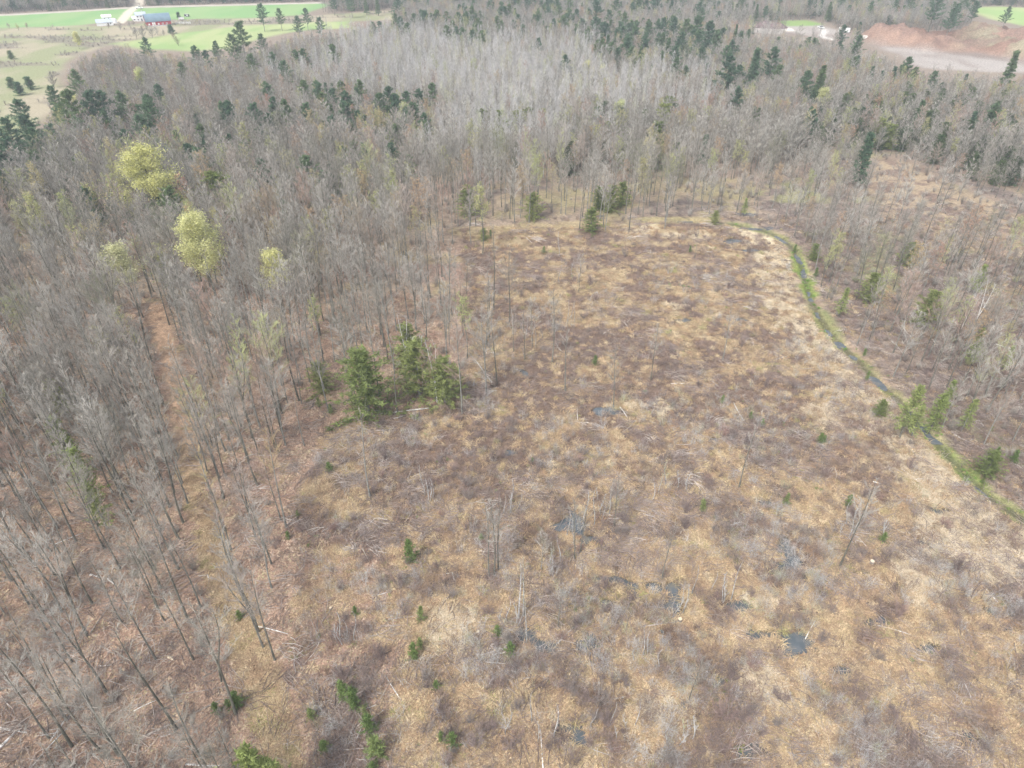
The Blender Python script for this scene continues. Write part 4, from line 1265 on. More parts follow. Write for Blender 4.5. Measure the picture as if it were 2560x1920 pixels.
# ------------------------------------------------------------------ saplings in the clearing
SAP = [(515, 1530, 40, 'soft green sapling on the right side of the trail near the bottom'), (888, 1216, 62, 'tall narrow bright green young conifer alone in the middle of the clearing'), (911, 1342, 38, 'round bright green young conifer in the clearing below the tall narrow one'), (896, 1424, 40, 'green sapling with two heads on straw left of centre'), (909, 1400, 26, 'small green sapling behind the two-headed one'),
       (1102, 1415, 34, 'green sapling below the pale twin stems'), (1074, 1374, 26, 'yellow-green sapling left of the dark pool'), (766, 1532, 50, 'largest bushy green sapling at the lower left of the clearing'), (742, 1505, 38, 'green sapling leaning on the left of the largest bushy one'),
       (675, 1556, 28, 'round green sapling on red-brown ground near the trail'), (798, 1582, 42, 'green sapling right below the largest bushy one'), (788, 1545, 22, 'tiny green sapling between two bushy ones'), (818, 1636, 48, 'upright green sapling at the bottom edge of the clearing'),
       (703, 1625, 28, 'small green sapling at the lower left near the bottom edge'), (978, 1612, 32, 'right of two green saplings at the bottom centre'), (953, 1603, 22, 'left of two green saplings at the bottom centre'), (943, 1490, 22, 'small green sapling beside the purple shrub'), (806, 1668, 24, 'sapling tip at the very bottom edge'),
       (769, 1331, 24, 'small dark green sapling in the weeds left of centre'), (1040, 1170, 20, 'small green sapling left of the three dark trunks'), (624, 1165, 20, 'bright green sprout beside the cut sticks near the trail'), (713, 1020, 26, 'dark green sapling at the left edge of the clearing'), (1697, 1090, 30, 'green sapling over a small pool in the right clearing'),
       (1830, 1095, 30, 'green sapling beside the tall leaning grey tree'), (1905, 1172, 24, 'yellow-green sapling right of the tall leaning grey tree'), (1770, 960, 28, 'left of two green saplings in the right of the clearing'), (1778, 958, 20, 'right of two green saplings in the right of the clearing'), (1645, 923, 20, 'dark green sapling in the upper right clearing'),
       (1515, 1105, 32, 'light green sapling beside cut sticks in the middle right'), (1620, 905, 18, 'tiny green sapling among upper right slash'), (1560, 870, 20, 'small green sapling in the slash, upper right'), (1870, 825, 20, 'dark green sapling by the ditch water'), (1285, 790, 26, 'yellow-green sapling near the twiggy group'),
       (1150, 1000, 14, 'tiny sapling in the middle of the straw'), (2185, 1000, 30, 'green sapling right of the ditch at the frame edge'), (2150, 985, 22, 'smaller green sapling right of the ditch'), (1865, 770, 18, 'green sapling left of the ditch water'), (645, 1118, 18, 'green sprout on leaf litter right of the trail'), (470, 1540, 26, 'left of two soft green saplings beside the trail'), (495, 1528, 20, 'right of two soft green saplings beside the trail'),
       (520, 1340, 24, 'green patch of sapling at the trail edge'), (1490, 545, 16, 'small dark green sapling in the far clearing'), (1175, 548, 18, 'low green sapling at the far left of the clearing'), (1060, 512, 18, 'low green sapling by the far track'), (716, 895, 26, 'small green sapling below the left hemlock'), (690, 880, 26, 'green sapling at the foot of dark trunks'), (1760, 600, 22, 'green bush on the ditch bank'), (1716, 545, 20, 'dark green bush at the ditch bend')]
for i, (px_, py_, hp, lab) in enumerate(SAP):
    x, y = (float(q) for q in G(px_, py_))
    sl_ = math.sqrt(x*x+y*y+CAM_H**2)
    cosv = math.sqrt(x*x+y*y)/sl_
    h = .9*hp*sl_/FPX/(cosv*.85+.25)
    v = CON['sapling'][i % 4]
    wide = .8 if 'narrow' in lab else rv(.9, 1.15)
    e = place_thing('sapling', [('stem', v[2]), ('needles', v[3])], (x, y, h1(x, y)), rv(0, 6.28), (h/3*wide, h/3*wide, h/3))
    tag(e, lab, 'sapling', 'young evergreens in the clearing')

# ------------------------------------------------------------------ shrubs in the clearing
SHR = []
for H, R, n, w in ((2.2, 1.5, 22, .016), (1.8, 1.6, 24, .015), (2.6, 1.4, 20, .016), (1.4, 1.3, 24, .014)):
    t, c = shrub(H, R, n, w)
    SHR.append((t.mesh('stems', [M_TWIG_R]), c.mesh('twigs', [M_TWIG_R]), t, c))
SHRUBS = [(917, 1470, 1.2, 'large purple-brown bare shrub left of the small sapling, lower clearing'), (962, 1598, .9, 'purple bare shrub between two green saplings at the bottom'), (1100, 1620, 1.3, 'purple-pink bare shrub at the bottom centre'), (1245, 1560, 1.4, 'broad dark bare shrub in the lower right centre'), (1560, 1548, 1.5, 'round dark purple shrub in straw, bottom right'),
          (1075, 1400, 1.0, 'greyish bare shrub beside the green sapling below the pool'), (925, 1060, 1.1, 'reddish bare shrub in the upper straw of the clearing'), (1250, 1000, 1.2, 'dark bare shrub in the middle of the clearing'), (2040, 1140, 1.4, 'dark purple shrub on pale grass beside the ditch'), (2065, 1240, 1.4, 'dark shrub beside the stick heap at right'), (1480, 1110, 1.2, 'purple shrub in the middle right slash')]
SHRX = []
for px_, py_, s, lab in SHRUBS:
    x, y = (float(q) for q in G(px_, py_))
    v = random.choice(SHR)
    e = place_thing('bare_shrub', [('stems', v[0]), ('twigs', v[1])], (x, y, h1(x, y)), rv(0, 6.28), s)
    tag(e, lab, 'shrub', 'leafless shrubs')


def screen_points(n, py0, py1, jitter=0):
    px = rng.uniform(-160, 2372, n); py = rng.uniform(py0, py1, n)
    x, y = G(px, py)
    return x, y, px, py


x, y, px, py = screen_points(900, 500, 1700)
n = len(x)
k = (sdist(W_CLEAR, x, y) < -2) & (rng.random(n) < .25+.75*sst(.48, .6, fbm(x, y, 14, 3, 61))) & (hz(x, y) > WATER_Z+.1) & (ldist(DITCH, x, y)[0] > 4)
k |= (sdist(W_RIGHT, x, y) < -1) & (rng.random(n) < .7)
k &= framed(x, y, 0, 2, -10, -10)
x, y, py = x[k][:230], y[k][:230], py[k][:230]
for a, b_, q in zip(x, y, py):
    a, b_ = float(a), float(b_)
    v = SHR[random.randrange(4)]; s = rv(.5, 1.25)
    e = place_thing('bare_shrub', [('stems', v[0]), ('twigs', v[1])], (a, b_, h1(a, b_)), rv(0, 6.28), s)
    band = 'near' if q > 1300 else 'middle' if q > 900 else 'far'
    zz_ = zone(a, b_)
    pxx = float(proj(a, b_, 0)[0])
    side = 'left' if pxx < 1000 else 'centre' if pxx < 1550 else 'right'
    want_label(e, '%s purple-brown shrub %s' % (sizeword(s, .75, 1.0), ('in the %s %s clearing' % (band, side)) if 'clearing' in zz_ else zz_), 'shrub', 'leafless shrubs', a, b_, 0)

# ------------------------------------------------------------------ fallen logs, heaps of cut branches, stumps
def log_between(p, q, r, mat, name='fallen_log', lab='', bend=.03, stubs=0, taper=.5, lift=0.0, group='fallen logs'):
    a = Vector((*[float(c) for c in G(*p)], 0)); b = Vector((*[float(c) for c in G(*q)], 0))
    a.z = h1(a.x, a.y)+r*.8; b.z = h1(b.x, b.y)+r*.6+lift
    L = (b-a).length
    side = Vector((-(b-a).y, (b-a).x, 0)).normalized()
    pts, rad = [], []
    bd = rv(-bend, bend)*L
    for i in range(7):
        t = i/6
        c = a.lerp(b, t)+side*bd*math.sin(t*pi)
        c.z = max(c.z, h1(c.x, c.y)+r*.5) - a.z
        pts.append(Vector((c.x-a.x, c.y-a.y, c.z))); rad.append(r*(1-taper*t))
    mb = MB(); mb.tube(pts, rad, 7, 0, True)
    if stubs:
        e = link(name, None, None, a)
        link('trunk', mb.mesh('trunk', [mat], True), e)
        for k in range(stubs):
            t = rv(.35, .95); i = int(t*6); c = pts[i]
            sm = MB(); s_ = random.choice((-1, 1))
            sm.spike(c, c+side*s_*rv(.8, 2.2)+(b-a).normalized()*rv(.3, 1.2)+Vector((0, 0, rv(.1, .9))), r*.4)
            link('branch', sm.mesh('branch', [mat]), e)
    else:
        e = link(name, mb.mesh(name, [mat], True), None, a)
    tag(e, lab, 'log', group)
    return e


def c2(x, y): return (x*.3125, 1140.6+y*.3125)
def c3(x, y): return (605+x*.3125, 777.7+y*.3125)
def c4(x, y): return (605+x*.3125, 1140.6+y*.3125)
def c6(x, y): return (1521+x*.3125, 777.7+y*.3125)
def c5(x, y): return (1123+x*.3125, 1140.6+y*.3125)
def c7(x, y): return (1123.3+x*.3125, 604.8+y*.3125)


LOGS = [(c2(-20, 1385), c2(190, 1418), .16, M_BIRCH, 'white birch log lying level at the lower left edge', 0), (c2(-10, 1540), c2(125, 1400), .2, M_BIRCH, 'thick white birch log slanting up at the lower left corner', 0),
        (c2(580, 1240), c2(430, 1305), .14, M_BIRCH, 'white birch pole above the birch log pile, lower left', 2), (c2(470, 1310), c2(350, 1480), .13, M_BIRCH, 'white birch stem slanting through the lower left litter', 2),
        (c2(625, 328), c2(690, 348), .15, M_BIRCH, 'short bright white birch log among left trunks', 0), (c2(745, 355), c2(805, 400), .12, M_BIRCH, 'short white birch log right of the brightest one', 0), (c2(1375, 338), c2(1440, 332), .09, M_BIRCH, 'thin white log beside the left edge of the trail', 0), (c2(1438, 330), c2(1448, 390), .09, M_BIRCH, 'upright white birch piece at the trail edge', 0),
        (c2(1190, 785), c2(1138, 893), .1, M_CUT, 'fresh pale stripped pole on leaf litter left of the trail', 0), (c2(1165, 895), c2(1205, 922), .2, M_CUT, 'short fresh cut pale log on leaf litter left of the trail', 0),
        (c2(960, 1468), c2(1535, 1190), .15, M_LOG, 'long dark fallen log slanting up towards the trail, lower left', 2), (c2(640, 1525), c2(970, 1465), .14, M_LOG, 'grey fallen log ending at the long dark log', 2), (c2(1090, 1172), c2(1590, 1092), .12, M_LOG, 'long thin fallen log pointing at the trail, lower left', 3), (c2(1290, 1640), c2(1560, 1645), .12, M_BIRCH, 'whitish log at the bottom edge left of the green tree', 0),
        (c2(590, 1160), c2(690, 1165), .1, M_LOG, 'short dark log in the lower left litter', 0), (c2(1970, 1335), c2(2100, 1445), .1, M_LOG, 'pale grey pole beside the trail at the bottom', 0), (c2(0, 380), c2(130, 345), .1, M_LOG, 'grey log under the leftmost trunk', 0),
        (c3(1040, 338), c3(470, 410), .13, M_BIRCH, 'long pale fallen log along the left edge of the clearing', 0), (c3(1020, 310), c3(1250, 235), .11, M_LOG, 'arched grey fallen stem right of the long pale log', 4), (c3(1720, 230), c3(1500, 250), .07, M_LOG, 'thin pale pole in the upper straw', 0),
        (c4(1160, 930), c4(1218, 972), .1, M_LOG, 'left arm of the forked pole in the lower straw', 0), (c4(1140, 1000), c4(1292, 932), .11, M_LOG, 'crossing arm of the forked pole in the lower straw', 0), (c4(1650, 1045), c4(1985, 1000), .13, M_LOG, 'long reddish-grey log in the lower middle of the clearing', 0), (c4(1390, 815), c4(1665, 685), .09, M_LOG, 'long thin pole leading to the dark pool', 0), (c4(1560, 630), c4(1668, 800), .1, M_LOG, 'dark pole slanting down to the pool', 0),
        (c4(1480, 965), c4(1620, 968), .08, M_LOG, 'reddish pole lying level in the straw', 0), (c4(770, 1235), c4(790, 1280), .09, M_LOG, 'short pale stick below the bushy saplings', 0), (c4(640, 0), c4(760, -15), .09, M_LOG, 'short log right of the trail cut sticks', 0), (c4(-10, 340), c4(290, 300), .08, M_LOG, 'long brown pole above the stick heap near the trail', 0), (c4(1000, 690), c4(1030, 640), .07, M_LOG, 'stick at the foot of the round young conifer', 0),
        (c6(1360, 760), c6(1560, 900), .13, M_BIRCH, 'pale twin log pointing at the ditch, lower stem', 2), (c6(1385, 740), c6(1540, 870), .1, M_BIRCH, 'pale twin log pointing at the ditch, upper stem', 0), (c6(1165, 845), c6(1220, 860), .1, M_BIRCH, 'short pale log right of the tall leaning grey tree', 0), (c6(1410, 1020), c6(1540, 1075), .11, M_LOG, 'grey log above the pale grass at right', 1), (c6(195, 750), c6(235, 950), .08, M_LOG, 'long pole pointing down beside the faint thin tree', 0),
        (c6(430, 1070), c6(510, 1120), .12, M_LOG, 'grey log beside the small right pool', 0), (c6(740, 1150), c6(850, 1250), .09, M_LOG, 'thin pole left of the tall leaning tree base', 0), (c6(1210, 1340), c6(1270, 1420), .1, M_LOG, 'pale pole near the cut stump at right', 0), (c6(1300, 630), c6(1455, 625), .1, M_LOG, 'pale log left of the ditch grass', 0), (c6(480, 385), c6(575, 355), .09, M_LOG, 'pale stick in the upper right slash', 0), (c6(1500, 600), c6(1590, 660), .1, M_LOG, 'short log on the ditch bank', 0),
        (c6(280, 1700), c6(440, 1600), .09, M_LOG, 'brown pole in lower right straw', 0), (c5(1480, 490), c5(1610, 445), .11, M_LOG, 'brown log at the upper edge of the middle pool', 0), (c5(650, 1190), c5(730, 1170), .12, M_BIRCH, 'short white log in the lower straw', 0), (c5(2000, 740), c5(2050, 800), .12, M_LOG, 'dark log at the edge of the right pool', 0), (c5(2060, 1100), c5(2200, 1160), .12, M_LOG, 'grey log in the lower right straw', 0), (c5(2130, 1290), c5(2240, 1285), .1, M_BIRCH, 'pale log at the lower right', 0),
        (c7(1750, 560), c7(1850, 530), .1, M_BIRCH, 'bright pale stick in the upper right slash', 0), (c7(395, 890), c7(400, 990), .08, M_BIRCH, 'white pole pointing down in the middle straw', 0), (c7(690, 880), c7(740, 950), .1, M_BIRCH, 'white stick at the branch heap in the middle', 0), (c7(1230, 680), c7(1330, 720), .09, M_LOG, 'grey pole in the upper middle slash', 0), (c7(1460, 1290), c7(1500, 1440), .08, M_LOG, 'thin pole pointing down in the middle right', 0), (c7(1010, 1390), c7(1110, 1350), .1, M_LOG, 'pole leaning by the small tree in the middle', 0),
        ((540, 833), (470, 850), .13, M_LOG, 'fallen grey log right of the trail among trunks', 0), ((545, 895), (470, 915), .13, M_LOG, 'second fallen grey log right of the trail, lower', 0), ((560, 985), (640, 982), .1, M_LOG, 'dark branch log on litter left of the clearing', 1), ((2150, 745), (2200, 760), .12, M_BIRCH, 'pale log in the slash at far right', 0), ((2060, 940), (2160, 985), .12, M_BIRCH, 'pale grey tangled log right of the ditch', 3), ((1380, 487), (1440, 484), .15, M_LOG, 'pale log along the far track', 0)]
for p, q, r, mat, lab, st in LOGS:
    log_between(p, q, r, mat, 'fallen_log', lab, stubs=st)
x, y, px, py = screen_points(700, 520, 1650)
k = (((sdist(W_CLEAR, x, y) < -2) & (px > 750)) | ((sdist(W_RIGHT, x, y) < 0) & (rng.random(len(x)) < .8)) | ((px < 640) & (py > 800) & (rng.random(len(x)) < .5) & (ldist(TRAIL, x, y)[0] > 3))) & (ldist(DITCH, x, y)[0] > 4) & (hz(x, y) > WATER_Z+.15)
k &= framed(x, y, 0, 1, -30, -30)
x, y, px, py = x[k][:190], y[k][:190], px[k][:190], py[k][:190]
LOGM = []
for L, r in ((3.2, .07), (4.5, .085), (2.2, .09), (5.5, .08), (3.8, .06)):
    mb = MB(); b_ = rv(-.2, .2)
    mb.tube([(-L/2, 0, r), (-L/6, b_, r*1.3), (L/6, b_*.8, r*1.5), (L/2, 0, r)], [r, r*.9, r*.75, r*.5], 6, 0, True)
    LOGM.append((L, mb))
LOGME = {m.name: [mb.mesh('fallen_log', [m], True) for L, mb in LOGM] for m in (M_LOG, M_BIRCH, M_STICK)}
for a, b_, u, v in zip(x, y, px, py):
    a, b_ = float(a), float(b_); i = random.randrange(5)
    mt = random.choices((M_LOG, M_STICK, M_BIRCH), (5, 4, 2))[0]
    o = link('fallen_log', LOGME[mt.name][i], None, (a, b_, h1(a, b_)+.05), random.gauss(.6, .8), rv(.6, 1.1))
    band = 'near' if v > 1300 else 'middle' if v > 900 else 'far'
    zz_ = zone(a, b_)
    want_label(o, '%s %s pole %s' % ('short' if LOGM[i][0] < 3 else 'long' if LOGM[i][0] > 4 else 'thin', {'white_birch_log': 'whitish', 'weathered_log': 'grey', 'cut_sticks': 'brown-grey'}[mt.name],
               ('on the %s %s straw' % (band, 'left' if u < 1350 else 'right')) if 'clearing' in zz_ else zz_), 'log', 'fallen logs', a, b_, 0)

# a fallen tree with its root plate
a = Vector((*[float(c) for c in G(1067, 836)], 0)); b_ = Vector((*[float(c) for c in G(1014, 768)], 0))
e = link('fallen_tree', None, None, (a.x, a.y, h1(a.x, a.y)))
d = b_-a
mb = MB(); mb.tube([(0, 0, .5), d*.3+Vector((0, 0, .42)), d*.65+Vector((.2, 0, .4)), d+Vector((0, 0, .5))], [.2, .17, .12, .04], 7, 0, True)
link('trunk', mb.mesh('trunk', [M_LOG], True), e)
mb = MB()
for i in range(26):
    t = rv(.55, 1); s_ = random.choice((-1, 1)); c = d*t+Vector((0, 0, .45))
    mb.spike(c, c+Vector((-d.y, d.x, 0)).normalized()*s_*rv(.5, 2.4)+d.normalized()*rv(.5, 2)+Vector((0, 0, rv(-.2, .8))), .03)
link('crown', mb.mesh('crown', [M_TWIG]), e)
mb = MB()
dn = d.normalized(); sd = Vector((-dn.y, dn.x, 0))
ring = []
for k in range(11):
    t = 2*pi*k/11; r = rv(.65, 1.05)
    ring.append(sd*math.cos(t)*r+Vector((0, 0, .55+math.sin(t)*r*.75))-dn*rv(.05, .25))
for k in range(11):
    mb.poly([ring[k], ring[(k+1) % 11], Vector((0, 0, .55))-dn*.55]); mb.poly([ring[(k+1) % 11], ring[k], Vector((0, 0, .55))+dn*.35])
for k in range(14):
    r_ = random.choice(ring)
    mb.spike(r_*.8+Vector((0, 0, .1)), r_*1.35-dn*rv(0, .5), .05)
link('root_plate', mb.mesh('root_plate', [M_SOIL]), e)
tag(e, 'fallen pale tree with an upturned round root plate in the upper clearing', 'tree')

HEAPS = [(609, 1259, 2.6, .5, 'wide heap of long cut sticks right of the trail'), (842, 1366, 2.3, .1, 'heap of pale forked sticks in the left of the clearing'), (2080, 1248, 1.9, 1.3, 'steep heap of grey poles at the right of the clearing'), (1540, 1083, 1.7, -.7, 'heap of pale cut sticks in the middle right'), (1858, 1260, 1.9, -.5, 'row of grey poles below the tall leaning tree'),
         (1553, 1348, 1.9, -.9, 'fan of sticks below the middle pool'), (1735, 1622, 2.1, -.3, 'heap of grey branches at the bottom right'), (661, 1084, 2.3, .2, 'dark heap of branches at the left edge of the clearing'), (905, 1226, 1.9, -.4, 'dark stick heap at the foot of the tall narrow conifer'), (1345, 890, 2.8, -.6, 'pale branch heap beside the dark bare tree'), (1285, 838, 2.6, -.2, 'arched grey branch heap left in the upper clearing'),
         (1640, 1440, 2.6, -.8, 'long row of brown sticks in the lower right clearing'), (1690, 1515, 2.3, -.8, 'second row of brown sticks below the long row'), (1470, 815, 2.3, -.4, 'dark branch heap in the upper middle of the clearing'), (620, 1010, 2.0, .3, 'purple branch heap between trail and clearing'), (540, 1320, 1.5, .4, 'small grey branch heap at the right trail edge'), (1680, 1090, 1.8, .1, 'stick heap around the small pool sapling'), (1100, 1420, 1.6, .9, 'loose stick heap right of the pool sapling')]
STK = []
for L, r in ((2.2, .045), (3.2, .055), (2.8, .04), (1.7, .05)):
    mb = MB(); w_ = rv(-.25, .25)
    mb.tube([(-L/2, 0, 0), (0, w_, .05), (L/2, 0, 0)], [r, r*.8, r*.35], 4, 0, True)
    mb.spike((L*.1, w_*.8, .04), (L*.35, w_+.4, .12), r*.5)
    STK.append([mb.mesh('branch', [m]) for m in (M_STICK, M_LOG)])
for px_, py_, R, al, lab in HEAPS:
    x, y = (float(q) for q in G(px_, py_))
    e = link('brush_heap', None, None, (x, y, h1(x, y)))
    e.empty_display_size = .5
    for k in range(26):
        q = rv(0, 1)
        o = link('branch', STK[k % 4][random.randrange(2)], e, (random.gauss(0, R*.38), random.gauss(0, R*.38), .08+rv(0, .55)*(1-q*.5)), al+random.gauss(0, .5), rv(.5, 1.05))
        o.rotation_euler[1] = random.gauss(0, .13)
    tag(e, lab, 'brush heap', 'heaps of cut branches')

ST = MB(); ST.tube([(0, 0, -.1), (0, 0, .3), (0, 0, .52)], [.36, .27, .26], 10)
STT = MB(); STT.tube([(0, 0, .5), (0, 0, .545)], [.255, .25], 10, 0, True)
st_m = (ST.mesh('bark', [M_LOG]), STT.mesh('cut_face', [M_CUT]))
for px_, py_, s, lab in [(1882, 1218, 1.1, 'pale fresh cut stump right of the tall leaning tree'), (1468, 1342, 1.0, 'pale cut stump below the long pool'), (715, 1318, .7, 'small pale stump in weeds right of the trail'), (1033, 1368, .7, 'short pale stump left of the dark pool'), (1060, 735, .8, 'low stump under the dark straight tree'), (1250, 1690, .8, 'stump at the bottom edge')][:5]:
    x, y = (float(q) for q in G(px_, py_))
    e = place_thing('stump', [('bark', st_m[0]), ('cut_face', st_m[1])], (x, y, h1(x, y)), rv(0, 6), s)
    tag(e, lab, 'stump', 'tree stumps')

# ------------------------------------------------------------------ ground cover
def cover_scatter(name, meshes, x, y, lo, hi, lab, cat, zoff=0.0, grow=True, comb=False):
    src = source_collection(name, meshes)
    n = len(x)
    g = 1+.55*sst(90, 260, y) if grow else 1.0
    scatter(name, src, np.stack([x, y, hz(x, y)+zoff], 1), (9*fbm(x, y, 3.5, 2, 90)+rng.normal(0, .7, n)) if comb else rng.uniform(0, 6.28, n), rng.uniform(lo, hi, n)*g, rng.integers(0, len(meshes), n), lab, cat)
    print(name, n)


def drywet(x, y):
    return hz(x, y) > WATER_Z + .06


straw_m = [straw_tuft(1.0, 30, .032).mesh('tuft', [M_STRAW]) for _ in range(5)] + [straw_tuft(1.3, 34, .034, .3).mesh('tuft', [M_STRAW]) for _ in range(4)]
x, y, px, py = screen_points(62000, 470, 1760)
dcl = sdist(W_CLEAR, x, y)
kk = sst(.44, .58, fbm(x, y, 4.2, 4, 27)+.3*(fbm(x, y, 40, 3, 24)-.5))
red = sst(980, 760, px)*sst(1080, 1300, py)
pr = np.where(dcl < -.5, .86-.62*kk-.55*red, 0)
pr = np.where((sdist(W_RIGHT, x, y) < 0), .22*(1-kk)+.05, pr)
pr = np.where((sdist(W_OPEN2, x, y) < 0), .4*(1-kk)+.1, pr)
pr = np.where(ldist(DITCH, x, y)[0] < 1.5, 0, pr)
pr = np.where(ldist(TRAIL, x, y)[0] < 2, .8*sst(900, 1150, py), pr)
drown = rng.random(len(x)) < .14
k = (rng.random(len(x)) < pr) & (drywet(x, y) | drown)
cover_scatter('straw_grass', straw_m, x[k], y[k], .55, 1.25, 'dead straw-coloured grass tufts over the clearing', 'grass', comb=True)
PALE_SPOTS = [W(p) for p in ([(2000, 1105), (2090, 1095), (2250, 1170), (2260, 1270), (2130, 1240), (2020, 1190)], [(1945, 1180), (2020, 1190), (2040, 1300), (1955, 1310)], [(1740, 880), (1790, 878), (1810, 900), (1830, 930), (1800, 935), (1770, 910)], [(1895, 860), (1930, 880), (1900, 890)], [(1600, 1455), (1660, 1450), (1690, 1500), (1640, 1510)], [(1370, 875), (1450, 880), (1430, 895)], [(1420, 660), (1480, 655), (1470, 675)], [(925, 1310), (1010, 1330), (990, 1400), (940, 1390)], [(1590, 1295), (1680, 1290), (1680, 1310)], [(1480, 1510), (1430, 1560), (1380, 1520)])]
x, y, px, py = screen_points(85000, 540, 1760)
pr = np.zeros(len(x))
for wp in PALE_SPOTS:
    pr = np.maximum(pr, .75*sst(1.5, -1.0, sdist(wp, x, y)+2.5*(fbm(x, y, 3, 3, 93)-.5)))
dd, _ = ldist(DITCH, x, y)
pr = np.maximum(pr, .6*sst(12, 5, dd+9*(fbm(x, y, 6, 3, 94)-.5))*(sdist(W_CLEAR, x, y) < 0)*(dd > 2.6))
k = (rng.random(len(x)) < pr) & drywet(x, y)
cover_scatter('pale_grass', [straw_tuft(1.1, 46, .026, .45).mesh('tuft', [M_PALE]) for _ in range(5)], x[k], y[k], .6, 1.2, 'bleached pale grass beside the ditch and in patches', 'grass', comb=True)

weed_m = [weed_clump(.75, .65, 18, .016).mesh('weeds', [M_BRACK]) for _ in range(4)] + [weed_clump(.75, 1.1, 14, .014).mesh('weeds', [M_TWIG_R]) for _ in range(3)]
x, y, px, py = screen_points(58000, 470, 1760)
dcl = sdist(W_CLEAR, x, y)
kk = sst(.44, .58, fbm(x, y, 4.2, 4, 27)+.3*(fbm(x, y, 40, 3, 24)-.5))
red = sst(980, 760, px)*sst(1080, 1300, py)
pr = np.where(dcl < -.5, (.12+.66*kk)*(1-.45*red), .05)
pr = np.where((sdist(W_RIGHT, x, y) < 0), .8, pr)
pr = np.where((sdist(W_OPEN2, x, y) < 0) | (sdist(W_BACK, x, y) < 0), .5, pr)
pr = np.where((ldist(DITCH, x, y)[0] < 2.5) | (ldist(TRAIL, x, y)[0] < 2.3), 0.02, pr)
k = (rng.random(len(x)) < pr) & drywet(x, y)
cover_scatter('brown_weeds', weed_m, x[k], y[k], .6, 1.4, 'brown dead weeds and twiggy stems between the straw', 'weeds')

reed_m = [weed_clump(.9, 2.0, 12, .013).mesh('reeds', [M_TWIG_P]) for _ in range(3)]
x, y, px, py = screen_points(15000, 560, 1700)
k = (sdist(W_CLEAR, x, y) < -1) & (rng.random(len(x)) < .05+.7*sst(.56, .68, fbm(x, y, 10, 3, 66)))
cover_scatter('pale_stems', reed_m, x[k], y[k], .5, 1.15, 'pale thin upright dead stems in patches of the clearing', 'weeds', grow=False)

stick_m = [stick_mess(1.3, 9, .7, 2.8, .034).mesh('sticks', [M_STICK]) for _ in range(4)] + [stick_mess(1.3, 12, 1.0, 3.4, .042, 0.0).mesh('sticks', [M_STICK]) for _ in range(4)]
x, y, px, py = screen_points(34000, 440, 1760)
dcl = sdist(W_CLEAR, x, y)
sl_n = fbm(x, y, 8, 3, 68)
pr = np.where(dcl < -1, .06+.5*sst(.5, .62, sl_n), .16)
pr = np.where((sdist(W_RIGHT, x, y) < 0), .7, pr)
pr = np.where((py < 700) & (px < 1000), .1, pr)
pr = np.where((ldist(DITCH, x, y)[0] < 2.0) | (ldist(TRAIL, x, y)[0] < 2.3), 0.03, pr)
k = (rng.random(len(x)) < pr) & (hz(x, y) > WATER_Z-.05)
cover_scatter('slash', stick_m, x[k], y[k], .5, 1.2, 'cut twigs and sticks strewn over the ground', 'slash', zoff=.12, comb=True)

leaf_m = [leaf_scatter(.9, 34, .10).mesh('leaves', [M_LITTER]) for _ in range(6)]
x, y, px, py = screen_points(52000, 640, 1760)
dcl = sdist(W_CLEAR, x, y)
red = sst(980, 760, px)*sst(1080, 1300, py)
pr = np.where(dcl > .5, np.where(px < 1150, .95, 0), .85*red)
pr = np.where(ldist(TRAIL, x, y)[0] < 2.3, .03, pr)
k = rng.random(len(x)) < pr
cover_scatter('leaf_litter', leaf_m, x[k], y[k], .7, 1.3, 'pinkish brown fallen leaves covering the forest floor', 'leaf litter')

green_m = [straw_tuft(.35, 22, .03, .9).mesh('sprouts', [M_GREEN]) for _ in range(4)]+[straw_tuft(.4, 24, .03, .9).mesh('sprouts', [M_GREEN2]) for _ in range(2)]
x, y, px, py = screen_points(40000, 465, 1760)
dd, pos = ldist(DITCH, x, y)
pr = np.where(dd < 3.6, .95*sst(2.6+2.5*(fbm(x, y, 5, 2, 70)-.5), .5, dd)*np.where(fbm(x, y, 4, 2, 72) > .44, 1, .3), 0)
pr = pr*np.where(((py > 545) & (py < 650)) | ((py > 930) & (py < 1080)), 1, .55)*np.where(px < 1480, .25, 1)
dcl = sdist(W_CLEAR, x, y)
pr = np.where((dcl < 0) & (dd > 3.2), .30*sst(.60, .68, fbm(x, y, 5, 3, 71))*(.35+.65*wet(x, y)), pr)
pr = np.where(sdist(W_RIGHT, x, y) < 0, np.maximum(pr, .08*sst(.5, .65, fbm(x, y, 9, 3, 72))), pr)
k = (rng.random(len(x)) < pr) & (hz(x, y) > WATER_Z-.25)
x2, y2, py2, dd2 = x[k], y[k], py[k], dd[k]
src = source_collection('green_sprouts', green_m)
z2 = np.maximum(hz(x2, y2), WATER_Z+.0)
scatter('green_sprouts', src, np.stack([x2, y2, z2], 1), rng.uniform(0, 6.28, len(x2)), rng.uniform(.5, 1.3, len(x2))*(1+.5*sst(90, 220, y2)), np.where((dd2 < 4) & (((py2 > 540) & (py2 < 660)) | (rng.random(len(x2)) < .35)), rng.integers(4, 6, len(x2)), rng.integers(0, 4, len(x2))), 'fresh green grass along the ditch and wet spots', 'grass')
print('sprouts', len(x2))
